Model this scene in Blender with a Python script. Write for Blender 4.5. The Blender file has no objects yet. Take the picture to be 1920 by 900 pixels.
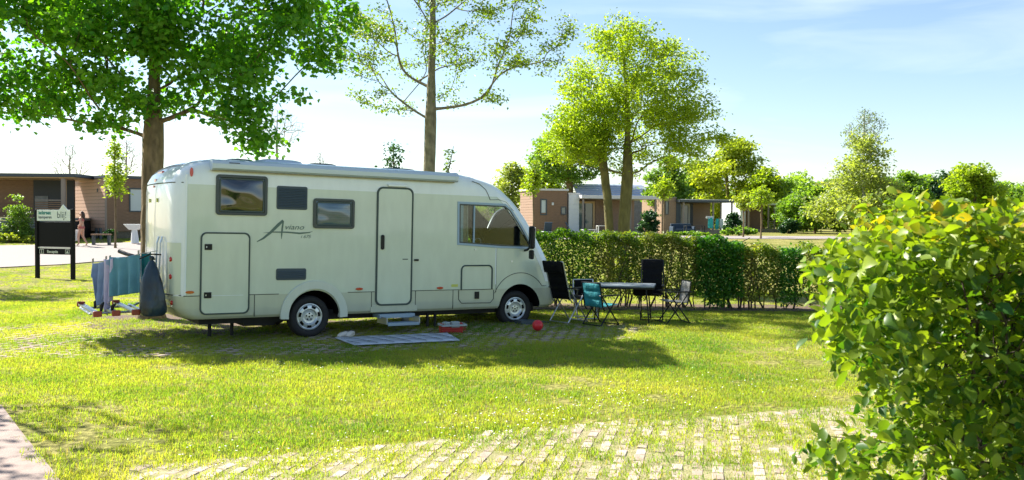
import bpy, bmesh, math, random
import numpy as np
from mathutils import Vector, Matrix
random.seed(7); RNG = np.random.default_rng(7)
S = bpy.context.scene
COL = S.collection
rad = math.radians

# ------------------------------------------------------------------ camera
CAM_H = 1.938; FPX = 1673.0; PITCH = math.atan((450-410.5)/FPX); ROLL = 0.0057
cd = bpy.data.cameras.new("camera"); cam = bpy.data.objects.new("camera", cd); COL.objects.link(cam)
cd.sensor_width = 36; cd.lens = 36*FPX/1920; cd.clip_start = 0.05; cd.clip_end = 2000
cam.matrix_world = Matrix.Translation((0, 0, CAM_H)) @ Matrix.Rotation(math.pi/2-PITCH, 4, 'X') @ Matrix.Rotation(ROLL, 4, 'Z')
cd.dof.use_dof = True; cd.dof.focus_distance = 15.5; cd.dof.aperture_fstop = 5.6
S.camera = cam
S.view_settings.view_transform = 'Standard'; S.view_settings.look = 'None'
S.view_settings.exposure = 1.5; S.view_settings.gamma = 1.0

# ------------------------------------------------------------------ sun and sky
SUN = Vector((-0.88, 0.60, 1.0)).normalized()
SUN_EL = math.asin(SUN.z); SUN_ROT = math.atan2(SUN.x, SUN.y)
sl = bpy.data.lights.new("sun", 'SUN'); sl.energy = 5.0; sl.angle = rad(0.5); sl.color = (1.0, 0.95, 0.86)
so = bpy.data.objects.new("sun", sl); COL.objects.link(so)
so.rotation_mode = 'QUATERNION'; so.rotation_quaternion = SUN.to_track_quat('Z', 'Y'); so.location = (0, 0, 40)
W = bpy.data.worlds.new("World"); S.world = W; W.use_nodes = True
wn = W.node_tree.nodes; wl = W.node_tree.links; wn.clear()
wo = wn.new('ShaderNodeOutputWorld'); bg = wn.new('ShaderNodeBackground'); bg.inputs[1].default_value = 0.068
sky = wn.new('ShaderNodeTexSky'); sky.sky_type = 'NISHITA'; sky.sun_disc = False
sky.sun_elevation = SUN_EL; sky.sun_rotation = SUN_ROT
sky.air_density = 1.0; sky.dust_density = 0.4; sky.ozone_density = 1.7; sky.altitude = 0
# thin cirrus high in the sky
tc = wn.new('ShaderNodeTexCoord'); mp = wn.new('ShaderNodeMapping'); mp.inputs['Scale'].default_value = (1.3, 2.2, 7.0)
mp.inputs['Rotation'].default_value = (0.15, 0.25, 0.6)
nz = wn.new('ShaderNodeTexNoise'); nz.inputs['Scale'].default_value = 2.2; nz.inputs['Detail'].default_value = 6; nz.inputs['Distortion'].default_value = 0.6
rp = wn.new('ShaderNodeValToRGB'); rp.color_ramp.elements[0].position = 0.5; rp.color_ramp.elements[1].position = 0.85
rp.color_ramp.elements[1].color = (0.35, 0.35, 0.35, 1)
mx = wn.new('ShaderNodeMixRGB'); mx.inputs[2].default_value = (8.5, 8.8, 9.2, 1)
wl.new(tc.outputs['Generated'], mp.inputs[0]); wl.new(mp.outputs[0], nz.inputs[0]); wl.new(nz.outputs[0], rp.inputs[0])
wl.new(rp.outputs[0], mx.inputs[0]); wl.new(sky.outputs[0], mx.inputs[1]); wl.new(mx.outputs[0], bg.inputs[0]); wl.new(bg.outputs[0], wo.inputs[0])
S.cycles.max_bounces = 8; S.cycles.transparent_max_bounces = 12; S.cycles.transmission_bounces = 4

# ------------------------------------------------------------------ helpers
def gz(x, y):
    t = np.clip((np.asarray(y, float)-28)/26, 0, 1)
    return t*t*(3-2*t)*0.78
def gzf(x, y): return float(gz(x, y))

def ray(px, py):
    a, b = px-960, py-450; c, s = math.cos(ROLL), math.sin(ROLL)
    x, y = a*c+b*s, -a*s+b*c
    d = Vector((x, FPX*math.cos(PITCH)-y*math.sin(PITCH), -FPX*math.sin(PITCH)-y*math.cos(PITCH)))
    return d/d.y
def at(px, py, Y):                       # the point seen at a photo pixel at a chosen distance
    return Vector((0, 0, CAM_H))+ray(px, py)*Y
def gx(px, Y):                            # ground point under a photo column at distance Y
    x = at(px, 410, Y).x
    return Vector((x, Y, gzf(x, Y)))

def tag(o, label=None, cat=None, group=None, kind=None):
    if label: o['label'] = label
    if cat: o['category'] = cat
    if group: o['group'] = group
    if kind: o['kind'] = kind
    return o
def empty(name, loc=(0, 0, 0), rz=0, parent=None):
    o = bpy.data.objects.new(name, None); COL.objects.link(o); o.location = loc; o.rotation_euler = (0, 0, rz)
    o.empty_display_size = 0.2
    if parent: o.parent = parent
    return o
def thing(name, label, cat, loc=(0, 0, 0), rz=0, group=None):
    return tag(empty(name, loc, rz), label, cat, group)
def copy_tree(o, parent=None):
    c = o.copy(); COL.objects.link(c)
    if parent: c.parent = parent
    for ch in list(o.children): copy_tree(ch, c)
    return c

class MB:
    def __init__(s): s.v = []; s.f = []; s.m = []
    def add(s, vs, fs, m=0):
        k = len(s.v); s.v += [tuple(v) for v in vs]; s.f += [tuple(i+k for i in f) for f in fs]; s.m += [m]*len(fs); return s
    def box(s, c, d, m=0, R=None):
        x, y, z = d[0]/2, d[1]/2, d[2]/2
        vs = [Vector((a*x, b*y, e*z)) for a in (-1, 1) for b in (-1, 1) for e in (-1, 1)]
        if R is not None: vs = [R @ v for v in vs]
        c = Vector(c)
        return s.add([v+c for v in vs], [(0, 1, 3, 2), (4, 6, 7, 5), (0, 4, 5, 1), (2, 3, 7, 6), (0, 2, 6, 4), (1, 5, 7, 3)], m)
    def bx(s, x0, x1, y0, y1, z0, z1, m=0): return s.box(((x0+x1)/2, (y0+y1)/2, (z0+z1)/2), (abs(x1-x0), abs(y1-y0), abs(z1-z0)), m)
    def tube(s, pts, r, n=8, m=0, caps=True):
        pts = [Vector(p) for p in pts]; rr = r if isinstance(r, (list, tuple)) else [r]*len(pts)
        k0 = len(s.v); up = None; rings = []
        for i, p in enumerate(pts):
            t = (pts[min(i+1, len(pts)-1)]-pts[max(i-1, 0)]).normalized()
            if up is None: up = Vector((0, 0, 1)) if abs(t.z) < 0.9 else Vector((1, 0, 0))
            a = t.cross(up).normalized(); b = a.cross(t).normalized(); up = b
            rings.append([p+a*math.cos(q)*rr[i]+b*math.sin(q)*rr[i] for q in [2*math.pi*j/n for j in range(n)]])
        vs = [v for R_ in rings for v in R_]; fs = []
        for i in range(len(pts)-1):
            for j in range(n):
                a, b = i*n+j, i*n+(j+1) % n; fs.append((a, a+n, b+n, b))
        if caps: fs.append(tuple(range(n))); fs.append(tuple(range((len(pts)-1)*n+n-1, (len(pts)-1)*n-1, -1)))
        return s.add(vs, fs, m)
    def lathe(s, prof, n=32, origin=(0, 0, 0), axis='Z', m=0, mats=None):
        o = Vector(origin); vs = []
        for (r, h) in prof:
            for j in range(n):
                q = 2*math.pi*j/n; a, b = r*math.cos(q), r*math.sin(q)
                vs.append(o+(Vector((a, b, h)) if axis == 'Z' else Vector((a, h, b)) if axis == 'Y' else Vector((h, a, b))))
        for i in range(len(prof)-1):
            fs = [(i*n+j, i*n+(j+1) % n, (i+1)*n+(j+1) % n, (i+1)*n+j) for j in range(n)]
            if i == 0: s.add(vs, [], 0); k = len(s.v)-len(vs)
            s.f += [tuple(t+k for t in f) for f in fs]; s.m += [mats[i] if mats else m]*n
        return s
    def prism(s, poly, y0, y1, m=0, plane='XZ'):       # polygon in x-z extruded along y (or XY along z)
        n = len(poly)
        if plane == 'XZ': A = [(p[0], y0, p[1]) for p in poly]; B = [(p[0], y1, p[1]) for p in poly]
        elif plane == 'XY': A = [(p[0], p[1], y0) for p in poly]; B = [(p[0], p[1], y1) for p in poly]
        else: A = [(y0, p[0], p[1]) for p in poly]; B = [(y1, p[0], p[1]) for p in poly]
        return s.add(A+B, [tuple(range(n)), tuple(range(2*n-1, n-1, -1))]+[(i, i+n, (i+1) % n+n, (i+1) % n) for i in range(n)], m)
    def ring(s, outer, inner, y0, y1, m=0):              # frame between two x-z outlines of equal count
        n = len(outer)
        vs = [(p[0], y0, p[1]) for p in outer]+[(p[0], y0, p[1]) for p in inner]+[(p[0], y1, p[1]) for p in outer]+[(p[0], y1, p[1]) for p in inner]
        fs = []
        for i in range(n):
            j = (i+1) % n
            fs += [(i, j, n+j, n+i), (2*n+i, 3*n+i, 3*n+j, 2*n+j), (i, 2*n+i, 2*n+j, j), (n+i, n+j, 3*n+j, 3*n+i)]
        return s.add(vs, fs, m)
    def build(s, name, mats, parent=None, smooth=False, bevel=0, seg=2, loc=None, sharp=40):
        me = bpy.data.meshes.new(name); me.from_pydata(s.v, [], s.f)
        if not isinstance(mats, (list, tuple)): mats = [mats]
        for q in mats: me.materials.append(q)
        me.polygons.foreach_set('material_index', s.m)
        bm = bmesh.new(); bm.from_mesh(me); bmesh.ops.recalc_face_normals(bm, faces=bm.faces); bm.to_mesh(me); bm.free()
        if smooth:
            me.polygons.foreach_set('use_smooth', [True]*len(me.polygons)); me.set_sharp_from_angle(angle=rad(sharp))
        o = bpy.data.objects.new(name, me); COL.objects.link(o)
        if parent: o.parent = parent
        if loc is not None: o.location = loc
        if bevel:
            b = o.modifiers.new('bevel', 'BEVEL'); b.width = bevel; b.segments = seg; b.limit_method = 'ANGLE'; b.angle_limit = rad(35)
        return o

def rrect(x0, x1, z0, z1, r, n=5):
    out = []
    for cx, cz, a0 in ((x1-r, z1-r, 0), (x0+r, z1-r, 90), (x0+r, z0+r, 180), (x1-r, z0+r, 270)):
        for i in range(n+1):
            q = rad(a0+90*i/n); out.append((cx+r*math.cos(q), cz+r*math.sin(q)))
    return out

def np_mesh(name, V, F, mat, parent=None, tint=None, smooth=False):
    """V (n,3), F (m,k) constant k"""
    me = bpy.data.meshes.new(name); n, m, k = len(V), len(F), F.shape[1]
    me.vertices.add(n); me.vertices.foreach_set('co', np.ascontiguousarray(V, np.float32).ravel())
    me.loops.add(m*k); me.loops.foreach_set('vertex_index', np.ascontiguousarray(F, np.int32).ravel())
    me.polygons.add(m); me.polygons.foreach_set('loop_start', np.arange(m, dtype=np.int32)*k)
    me.polygons.foreach_set('loop_total', np.full(m, k, np.int32))
    if smooth: me.polygons.foreach_set('use_smooth', np.ones(m, bool))
    me.materials.append(mat)
    if tint is not None:
        a = me.attributes.new('tint', 'FLOAT', 'FACE'); a.data.foreach_set('value', np.ascontiguousarray(tint, np.float32))
    me.update(); me.validate()
    o = bpy.data.objects.new(name, me); COL.objects.link(o)
    if parent: o.parent = parent
    return o

# ------------------------------------------------------------------ materials
def new_mat(name):
    m = bpy.data.materials.new(name); m.use_nodes = True; nt = m.node_tree; nt.nodes.clear()
    o = nt.nodes.new('ShaderNodeOutputMaterial'); return m, nt, o
def pmat(name, col, rough=0.5, metal=0.0, var=0.0, vscale=8.0, col2=None, bump=0.0, bscale=60.0, coat=0.0, spec=0.5, trans=0.0, stretch=None):
    m, nt, o = new_mat(name); N = nt.nodes; L = nt.links
    b = N.new('ShaderNodeBsdfPrincipled'); L.new(b.outputs[0], o.inputs[0])
    b.inputs['Base Color'].default_value = (*col, 1); b.inputs['Roughness'].default_value = rough; b.inputs['Metallic'].default_value = metal
    b.inputs['Specular IOR Level'].default_value = spec; b.inputs['Coat Weight'].default_value = coat; b.inputs['Coat Roughness'].default_value = 0.08
    if var or bump:
        t = N.new('ShaderNodeTexCoord'); mpn = N.new('ShaderNodeMapping'); L.new(t.outputs['Object'], mpn.inputs[0])
        if stretch: mpn.inputs['Scale'].default_value = stretch
    if var:
        n = N.new('ShaderNodeTexNoise'); n.inputs['Scale'].default_value = vscale; n.inputs['Detail'].default_value = 5; L.new(mpn.outputs[0], n.inputs[0])
        r = N.new('ShaderNodeValToRGB'); r.color_ramp.elements[0].position = 0.3; r.color_ramp.elements[1].position = 0.7
        c2 = col2 or tuple(c*(1-var) for c in col); r.color_ramp.elements[0].color = (*c2, 1); r.color_ramp.elements[1].color = (*col, 1)
        L.new(n.outputs[0], r.inputs[0]); L.new(r.outputs[0], b.inputs['Base Color'])
    if bump:
        n2 = N.new('ShaderNodeTexNoise'); n2.inputs['Scale'].default_value = bscale; n2.inputs['Detail'].default_value = 4; L.new(mpn.outputs[0], n2.inputs[0])
        bp = N.new('ShaderNodeBump'); bp.inputs['Strength'].default_value = bump; bp.inputs['Distance'].default_value = 0.02
        L.new(n2.outputs[0], bp.inputs['Height']); L.new(bp.outputs[0], b.inputs['Normal'])
    return m
def leaf_mat(name, ca, cb, tr=0.45, tcol=None, rough=0.45, patch=None, pscale=0.8, boost=2.2):
    """ca..cb: leaf colours mixed by the per-leaf tint; translucent light is brighter and yellower"""
    m, nt, o = new_mat(name); N = nt.nodes; L = nt.links
    a = N.new('ShaderNodeAttribute'); a.attribute_name = 'tint'
    mixc = N.new('ShaderNodeMixRGB'); mixc.inputs[1].default_value = (*ca, 1); mixc.inputs[2].default_value = (*cb, 1); L.new(a.outputs['Fac'], mixc.inputs[0])
    src = mixc.outputs[0]
    if patch:
        g = N.new('ShaderNodeNewGeometry'); n = N.new('ShaderNodeTexNoise'); n.inputs['Scale'].default_value = pscale; n.inputs['Detail'].default_value = 3
        L.new(g.outputs['Position'], n.inputs[0]); r = N.new('ShaderNodeValToRGB'); r.color_ramp.elements[0].position = 0.45; r.color_ramp.elements[1].position = 0.62
        L.new(n.outputs[0], r.inputs[0]); m2 = N.new('ShaderNodeMixRGB'); m2.inputs[2].default_value = (*patch, 1); L.new(r.outputs[0], m2.inputs[0]); L.new(src, m2.inputs[1]); src = m2.outputs[0]
    p = N.new('ShaderNodeBsdfPrincipled'); p.inputs['Roughness'].default_value = rough; p.inputs['Specular IOR Level'].default_value = 0.4
    L.new(src, p.inputs['Base Color'])
    t = N.new('ShaderNodeBsdfTranslucent'); tm = N.new('ShaderNodeMixRGB'); tm.blend_type = 'MULTIPLY'; tm.inputs[0].default_value = 1
    tm.inputs[2].default_value = (*(tcol or (1.25*boost, 1.35*boost, 0.30*boost)), 1); L.new(src, tm.inputs[1]); L.new(tm.outputs[0], t.inputs[0])
    mx_ = N.new('ShaderNodeMixShader'); mx_.inputs[0].default_value = tr; L.new(p.outputs[0], mx_.inputs[1]); L.new(t.outputs[0], mx_.inputs[2]); L.new(mx_.outputs[0], o.inputs[0])
    return m
def glass_mat(name, tint=(0.75, 0.85, 0.85), refl=1.0, dens=0.15):
    m, nt, o = new_mat(name); N = nt.nodes; L = nt.links
    t = N.new('ShaderNodeBsdfTransparent'); t.inputs[0].default_value = (*tint, 1)
    g = N.new('ShaderNodeBsdfGlossy'); g.inputs['Roughness'].default_value = 0.02; g.inputs[0].default_value = (refl, refl, refl, 1)
    f = N.new('ShaderNodeFresnel'); f.inputs[0].default_value = 1.5
    ad = N.new('ShaderNodeMath'); ad.operation = 'ADD'; ad.inputs[1].default_value = dens*0.3; L.new(f.outputs[0], ad.inputs[0])
    x = N.new('ShaderNodeMixShader'); L.new(ad.outputs[0], x.inputs[0]); L.new(t.outputs[0], x.inputs[1]); L.new(g.outputs[0], x.inputs[2]); L.new(x.outputs[0], o.inputs[0])
    return m
def paint_mat(name, col, rough=0.3, wav=0.02):
    """automotive paint: clear coat, slightly uneven gloss and dust low down"""
    m, nt, o = new_mat(name); N = nt.nodes; L = nt.links
    b = N.new('ShaderNodeBsdfPrincipled'); L.new(b.outputs[0], o.inputs[0])
    b.inputs['Roughness'].default_value = rough; b.inputs['Coat Weight'].default_value = 0.7; b.inputs['Coat Roughness'].default_value = 0.06; b.inputs['Coat IOR'].default_value = 1.5
    t = N.new('ShaderNodeTexCoord'); mpn = N.new('ShaderNodeMapping'); mpn.inputs['Scale'].default_value = (0.9, 0.9, 0.3); L.new(t.outputs['Object'], mpn.inputs[0])
    n = N.new('ShaderNodeTexNoise'); n.inputs['Scale'].default_value = 7; n.inputs['Detail'].default_value = 6; L.new(mpn.outputs[0], n.inputs[0])
    r = N.new('ShaderNodeValToRGB'); r.color_ramp.elements[0].position = 0.3; r.color_ramp.elements[1].position = 0.7
    r.color_ramp.elements[0].color = (*[c*0.92 for c in col], 1); r.color_ramp.elements[1].color = (*col, 1); L.new(n.outputs[0], r.inputs[0]); L.new(r.outputs[0], b.inputs['Base Color'])
    n2 = N.new('ShaderNodeTexNoise'); n2.inputs['Scale'].default_value = 1.6; n2.inputs['Detail'].default_value = 1; L.new(t.outputs['Object'], n2.inputs[0])
    bp = N.new('ShaderNodeBump'); bp.inputs['Strength'].default_value = 0.35; bp.inputs['Distance'].default_value = wav; L.new(n2.outputs[0], bp.inputs['Height'])
    L.new(bp.outputs[0], b.inputs['Normal']); L.new(bp.outputs[0], b.inputs['Coat Normal'])
    return m

M = dict(
 beige=paint_mat('champagne paint', (0.65, 0.72, 0.57)), white=paint_mat('white paint', (0.84, 0.90, 0.89)), lower=paint_mat('lower skirt paint', (0.56, 0.59, 0.45)),
 arch=paint_mat('wheel arch plastic', (0.66, 0.71, 0.60), 0.45), awn=pmat('awning case aluminium', (0.55, 0.64, 0.70), 0.35, 0.25), seal=pmat('grey green rubber seal', (0.05, 0.075, 0.065), 0.5),
 dark=pmat('black plastic', (0.008, 0.009, 0.010), 0.4, spec=0.3), darkmatte=pmat('matt black', (0.006, 0.006, 0.006), 0.9, spec=0.1), seam=pmat('seam', (0.05, 0.06, 0.05), 0.6),
 tyre=pmat('tyre rubber', (0.018, 0.018, 0.019), 0.75, var=0.3, vscale=20), silver=pmat('silver wheel paint', (0.58, 0.62, 0.64), 0.3, 0.6), red=pmat('red lens', (0.55, 0.03, 0.015), 0.2, coat=0.5), orange=pmat('amber lens', (0.60, 0.13, 0.02), 0.2, coat=0.5), railred=pmat('dull red rail end', (0.30, 0.05, 0.025), 0.5),
 frame=pmat('window frame', (0.035, 0.05, 0.05), 0.3), acryl=pmat('tinted acrylic', (0.008, 0.010, 0.010), 0.06, spec=0.8, coat=1.0),
 blind=pmat('blind behind acrylic', (0.10, 0.17, 0.22), 0.12, var=0.5, vscale=3, coat=1.0, stretch=(0.5, 1, 18)), vent=pmat('dark vent grille', (0.045, 0.07, 0.085), 0.45),
 glass=glass_mat('cab glass', (0.86, 0.93, 0.93), 0.8, 0.0), cabgrey=pmat('cab interior grey', (0.10, 0.11, 0.11), 0.8), curtain=pmat('beige curtain', (0.55, 0.50, 0.40), 0.9, var=0.3, vscale=20), blueframe=pmat('blue grey window surround', (0.30, 0.42, 0.52), 0.3),
 under=pmat('underbody', (0.02, 0.02, 0.02), 0.8, var=0.4), steel=pmat('galvanised steel', (0.42, 0.44, 0.45), 0.4, 0.7), step=pmat('blue grey step', (0.30, 0.40, 0.47), 0.45), logo=pmat('dark green grey print', (0.11, 0.17, 0.13), 0.5), label=pmat('yellow green sticker', (0.6, 0.62, 0.12), 0.5),
 bark=pmat('brown bark', (0.24, 0.17, 0.085), 0.9, var=0.6, vscale=14, bump=1.0, bscale=22, stretch=(1, 1, 0.35)), barkgrey=pmat('grey bark', (0.25, 0.22, 0.14), 0.9, var=0.55, vscale=12, bump=0.9, bscale=25, stretch=(1, 1, 0.5)),
 twig=pmat('twig bark', (0.09, 0.07, 0.05), 0.9, var=0.4), palebark=pmat('pale birch bark', (0.5, 0.5, 0.47), 0.8, var=0.6, vscale=10), dead=pmat('bare twig', (0.34, 0.31, 0.28), 0.9),
 wood=pmat('brown cladding board', (0.26, 0.155, 0.09), 0.7, var=0.3, vscale=4, stretch=(1, 1, 8)), woodred=pmat('reddish cladding board', (0.37, 0.24, 0.17), 0.7, var=0.25, vscale=4, stretch=(1, 1, 8)), woodsunlit=pmat('cladding board with sunlight in its colour', (0.70, 0.46, 0.34), 0.7, var=0.15, vscale=4, stretch=(1, 1, 8)), tan=pmat('tan cladding board', (0.33, 0.22, 0.14), 0.7, var=0.2),
 roofdark=pmat('dark roof edge', (0.05, 0.065, 0.075), 0.5), roofpale=pmat('pale roof fascia', (0.62, 0.60, 0.58), 0.5), whitewall=pmat('white render', (0.72, 0.74, 0.74), 0.7, var=0.08), post=pmat('grey brown post', (0.28, 0.23, 0.19), 0.7), charcoal=pmat('charcoal panel', (0.025, 0.03, 0.035), 0.5),
 deck=pmat('pale timber deck', (0.34, 0.28, 0.20), 0.8, var=0.3, vscale=5, stretch=(1, 10, 1)), ceil=pmat('timber soffit', (0.50, 0.33, 0.16), 0.6), pane=pmat('window pane', (0.10, 0.14, 0.15), 0.05, spec=0.8), palepane=pmat('curtained window pane', (0.48, 0.55, 0.56), 0.15), solar=pmat('grey blue roof sheet', (0.30, 0.35, 0.43), 0.35),
 greyslat=pmat('weathered grey slat', (0.24, 0.25, 0.25), 0.8, var=0.3, vscale=6), gabion=pmat('stone plinth', (0.20, 0.17, 0.12), 0.95, var=0.6, vscale=16, bump=1, bscale=18),
 black=pmat('black powder coat', (0.006, 0.006, 0.008), 0.5, spec=0.12), signwhite=pmat('white sign face', (0.82, 0.86, 0.84), 0.5), teal=pmat('teal print', (0.03, 0.24, 0.22), 0.5), navy=pmat('dark grey print', (0.06, 0.10, 0.12), 0.5), signtext=pmat('pale sign print', (0.65, 0.66, 0.62), 0.5),
 alu=pmat('aluminium tube', (0.55, 0.56, 0.56), 0.35, 0.8), tealcloth=pmat('teal fabric', (0.03, 0.30, 0.34), 0.7, var=0.35, vscale=9, bump=0.8, bscale=14), blackcloth=pmat('black padded fabric', (0.006, 0.006, 0.007), 0.75, spec=0.15, var=0.3, bump=0.5, bscale=12), greycloth=pmat('grey fabric', (0.28, 0.28, 0.25), 0.8, var=0.3, bump=0.4, bscale=14), tabletop=pmat('blue grey table top', (0.22, 0.26, 0.30), 0.35, var=0.15),
 towelblue=pmat('petrol blue towel', (0.13, 0.33, 0.42), 0.95, var=0.2, vscale=6, bump=0.4, bscale=120), cloudblue=pmat('light blue cloth', (0.30, 0.40, 0.60), 0.95, var=0.25, vscale=7), lilac=pmat('lilac cloth', (0.55, 0.50, 0.66), 0.95, var=0.2, vscale=7), tealtowel=pmat('dark teal towel', (0.02, 0.19, 0.19), 0.95), bag=pmat('dark blue bin bag', (0.02, 0.045, 0.07), 0.28, var=0.8, vscale=6, bump=1.0, bscale=7, stretch=(1, 1, .5)), white_cloth=pmat('white cloth strip', (0.7, 0.7, 0.68), 0.9),
 ball=pmat('red ball', (0.62, 0.02, 0.03), 0.35), cratered=pmat('red crate plastic', (0.45, 0.02, 0.02), 0.4), crategrey=pmat('grey crate lid', (0.33, 0.38, 0.38), 0.5), rug=pmat('pale rug', (0.55, 0.60, 0.66), 0.9, var=0.1, vscale=30), rugline=pmat('dark rug line', (0.05, 0.06, 0.07), 0.9), shoe=pmat('pale shoe', (0.62, 0.58, 0.50), 0.7), shoein=pmat('dark shoe lining', (0.05, 0.04, 0.03), 0.8),
 skin=pmat('skin', (0.50, 0.28, 0.19), 0.5), hair=pmat('dark brown hair', (0.03, 0.014, 0.01), 0.6), bikini=pmat('dusty pink bikini', (0.36, 0.10, 0.10), 0.8),
 loungeblue=pmat('navy sling fabric', (0.02, 0.045, 0.08), 0.7), whitemetal=pmat('white metal', (0.65, 0.65, 0.63), 0.4), turq=pmat('turquoise towel', (0.04, 0.40, 0.42), 0.9),
)

# ------------------------------------------------------------------ ground, road, path
def ground_mat():
    m, nt, o = new_mat('turf'); N = nt.nodes; L = nt.links
    b = N.new('ShaderNodeBsdfPrincipled'); b.inputs['Roughness'].default_value = 0.95; b.inputs['Specular IOR Level'].default_value = 0.1; L.new(b.outputs[0], o.inputs[0])
    g = N.new('ShaderNodeNewGeometry')
    def noise(sc, d=5):
        n = N.new('ShaderNodeTexNoise'); n.inputs['Scale'].default_value = sc; n.inputs['Detail'].default_value = d; L.new(g.outputs['Position'], n.inputs[0]); return n
    n1, n2 = noise(0.7), noise(14, 8)
    r = N.new('ShaderNodeValToRGB'); e = r.color_ramp.elements; e[0].position = 0.3; e[0].color = (0.15, 0.18, 0.03, 1); e[1].position = 0.72; e[1].color = (0.34, 0.30, 0.11, 1)
    L.new(n1.outputs[0], r.inputs[0])
    r2 = N.new('ShaderNodeValToRGB'); e = r2.color_ramp.elements; e[0].position = 0.35; e[0].color = (0.45, 0.45, 0.4, 1); e[1].position = 0.65; e[1].color = (1.25, 1.2, 1.2, 1)
    L.new(n2.outputs[0], r2.inputs[0]); mm = N.new('ShaderNodeMixRGB'); mm.blend_type = 'MULTIPLY'; mm.inputs[0].default_value = 1
    L.new(r.outputs[0], mm.inputs[1]); L.new(r2.outputs[0], mm.inputs[2]); L.new(mm.outputs[0], b.inputs['Base Color'])
    bp = N.new('ShaderNodeBump'); bp.inputs['Strength'].default_value = 1; bp.inputs['Distance'].default_value = 0.05; L.new(n2.outputs[0], bp.inputs['Height']); L.new(bp.outputs[0], b.inputs['Normal'])
    return m
TURF = ground_mat()
def sheet(name, xs, ys, mat, dz=0.0, kind='structure'):
    X, Y = np.meshgrid(xs, ys); Z = gz(X, Y)+dz
    V = np.stack([X, Y, Z], -1).reshape(-1, 3); nx, ny = len(xs), len(ys)
    i = np.arange((ny-1)*(nx-1)); a = (i//(nx-1))*nx+i % (nx-1)
    o = np_mesh(name, V, np.stack([a, a+1, a+nx+1, a+nx], 1), mat, smooth=True)
    o['kind'] = kind; return o
sheet('ground', np.concatenate([np.linspace(-600, -60, 10), np.linspace(-50, 50, 41), np.linspace(60, 600, 10)]),
      np.concatenate([np.linspace(-60, 24, 22), np.linspace(26, 60, 35), np.linspace(70, 900, 20)]), TURF)

def strip(name, pl, pr, mat, dz):
    """ribbon between two polylines following the terrain"""
    def res(p, n=60):
        p = np.array(p, float); d = np.r_[0, np.cumsum(np.hypot(*np.diff(p, axis=0).T))]; t = np.linspace(0, d[-1], n)
        return np.stack([np.interp(t, d, p[:, 0]), np.interp(t, d, p[:, 1])], 1)
    A, B = res(pl), res(pr); n = len(A); K = 8
    P = np.stack([A*(1-k/K)+B*k/K for k in range(K+1)], 1).reshape(-1, 2)
    V = np.c_[P, gz(P[:, 0], P[:, 1])+dz]
    i = np.arange((n-1)*K); a = (i//K)*(K+1)+i % K
    o = np_mesh(name, V, np.stack([a, a+1, a+K+2, a+K+1], 1), mat, smooth=True); o['kind'] = 'structure'; return o
ASPH = pmat('pale asphalt', (0.28, 0.245, 0.225), 0.9, var=0.18, vscale=30, bump=0.3, bscale=150)
PATHM = pmat('path concrete', (0.34, 0.26, 0.22), 0.92, var=0.25, vscale=9, bump=0.4, bscale=120)
near_edge = [(-60, 22), (-30, 28.5), (-18.4, 31.8), (-16.5, 34.5), (-15.5, 37), (-14, 39.3), (-9, 44), (0, 50), (14, 55), (40, 58.5), (120, 62)]
far_edge = [(-60, 33), (-34, 40), (-24.6, 43.2), (-22, 44.3), (-19.5, 46), (-12, 50), (-2, 58), (12, 63.5), (38, 68), (120, 72)]
strip('road', near_edge, far_edge, ASPH, 0.03)
strip('path', [(-0.9, 2.2), (-3.32, 6.52), (-4.35, 7.9), (-5.23, 9.1), (-6.6, 10.6), (-10, 13.2)],
      [(-3.6, 0.8), (-5.9, 5.0), (-6.9, 6.3), (-7.8, 7.3), (-9.2, 8.6), (-12.5, 11.0)], PATHM, 0.012)

# ------------------------------------------------------------------ grass paving (concrete bars with turf between)
PAVM = [pmat('paver concrete %d' % i, c, 0.9, var=0.25, vscale=25, bump=0.5, bscale=90) for i, c in enumerate([(0.46, 0.36, 0.28), (0.51, 0.41, 0.33), (0.40, 0.31, 0.23)])]
def inpoly(p, poly):
    x, y = p; c = False; n = len(poly)
    for i in range(n):
        x1, y1 = poly[i]; x2, y2 = poly[i-1]
        if (y1 > y) != (y2 > y) and x < (x2-x1)*(y-y1)/(y2-y1)+x1: c = not c
    return c
PAV1 = [(-2.95, 6.9), (-1.57, 7.35), (-0.3, 7.95), (0.71, 8.35), (2.1, 8.8), (3.4, 9.3), (5.2, 9.5), (5.2, 4.5), (-2.2, 4.5)]
PAV2 = [(-10.5, 15.4), (-9.0, 12.7), (-5.2, 12.9), (-2.6, 13.0), (1.4, 14.3), (2.1, 16.0), (-1.5, 15.4)]
PAV2 = [(-11, 13.4), (-7.5, 12.0), (-4.8, 12.35), (-2.4, 12.75), (0.2, 13.7), (2.0, 14.5), (2.2, 16.2), (-2, 17.4), (-8.0, 16.6)]
def paver_cells(poly, ang, px, py, org):
    ca, sa = math.cos(ang), math.sin(ang); out = []
    for i in range(-70, 70):
        for j in range(-70, 70):
            u = i*px+(0.5*px if j % 2 else 0); v = j*py
            x, y = org[0]+u*ca-v*sa, org[1]+u*sa+v*ca
            if inpoly((x, y), poly): out.append((x, y))
    return out
SAND = pmat('sandy joint fill', (0.34, 0.29, 0.16), 0.95, var=0.4, vscale=9, col2=(0.20, 0.20, 0.06), bump=0.8, bscale=60)
def fill_sheet(name, poly, z):
    bm_ = bmesh.new(); vs_2 = [bm_.verts.new((x, y, z)) for x, y in poly]; bm_.faces.new(vs_2); me_ = bpy.data.meshes.new(name); bm_.to_mesh(me_); bm_.free(); me_.materials.append(SAND)
    o = bpy.data.objects.new(name, me_); COL.objects.link(o); o['kind'] = 'structure'
fill_sheet('paving_bed', PAV1, 0.004)
pav_root1 = empty('paver_strip', (0, 0, 0)); pav_root1['kind'] = 'structure'
ang1 = rad(77.5)
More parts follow.
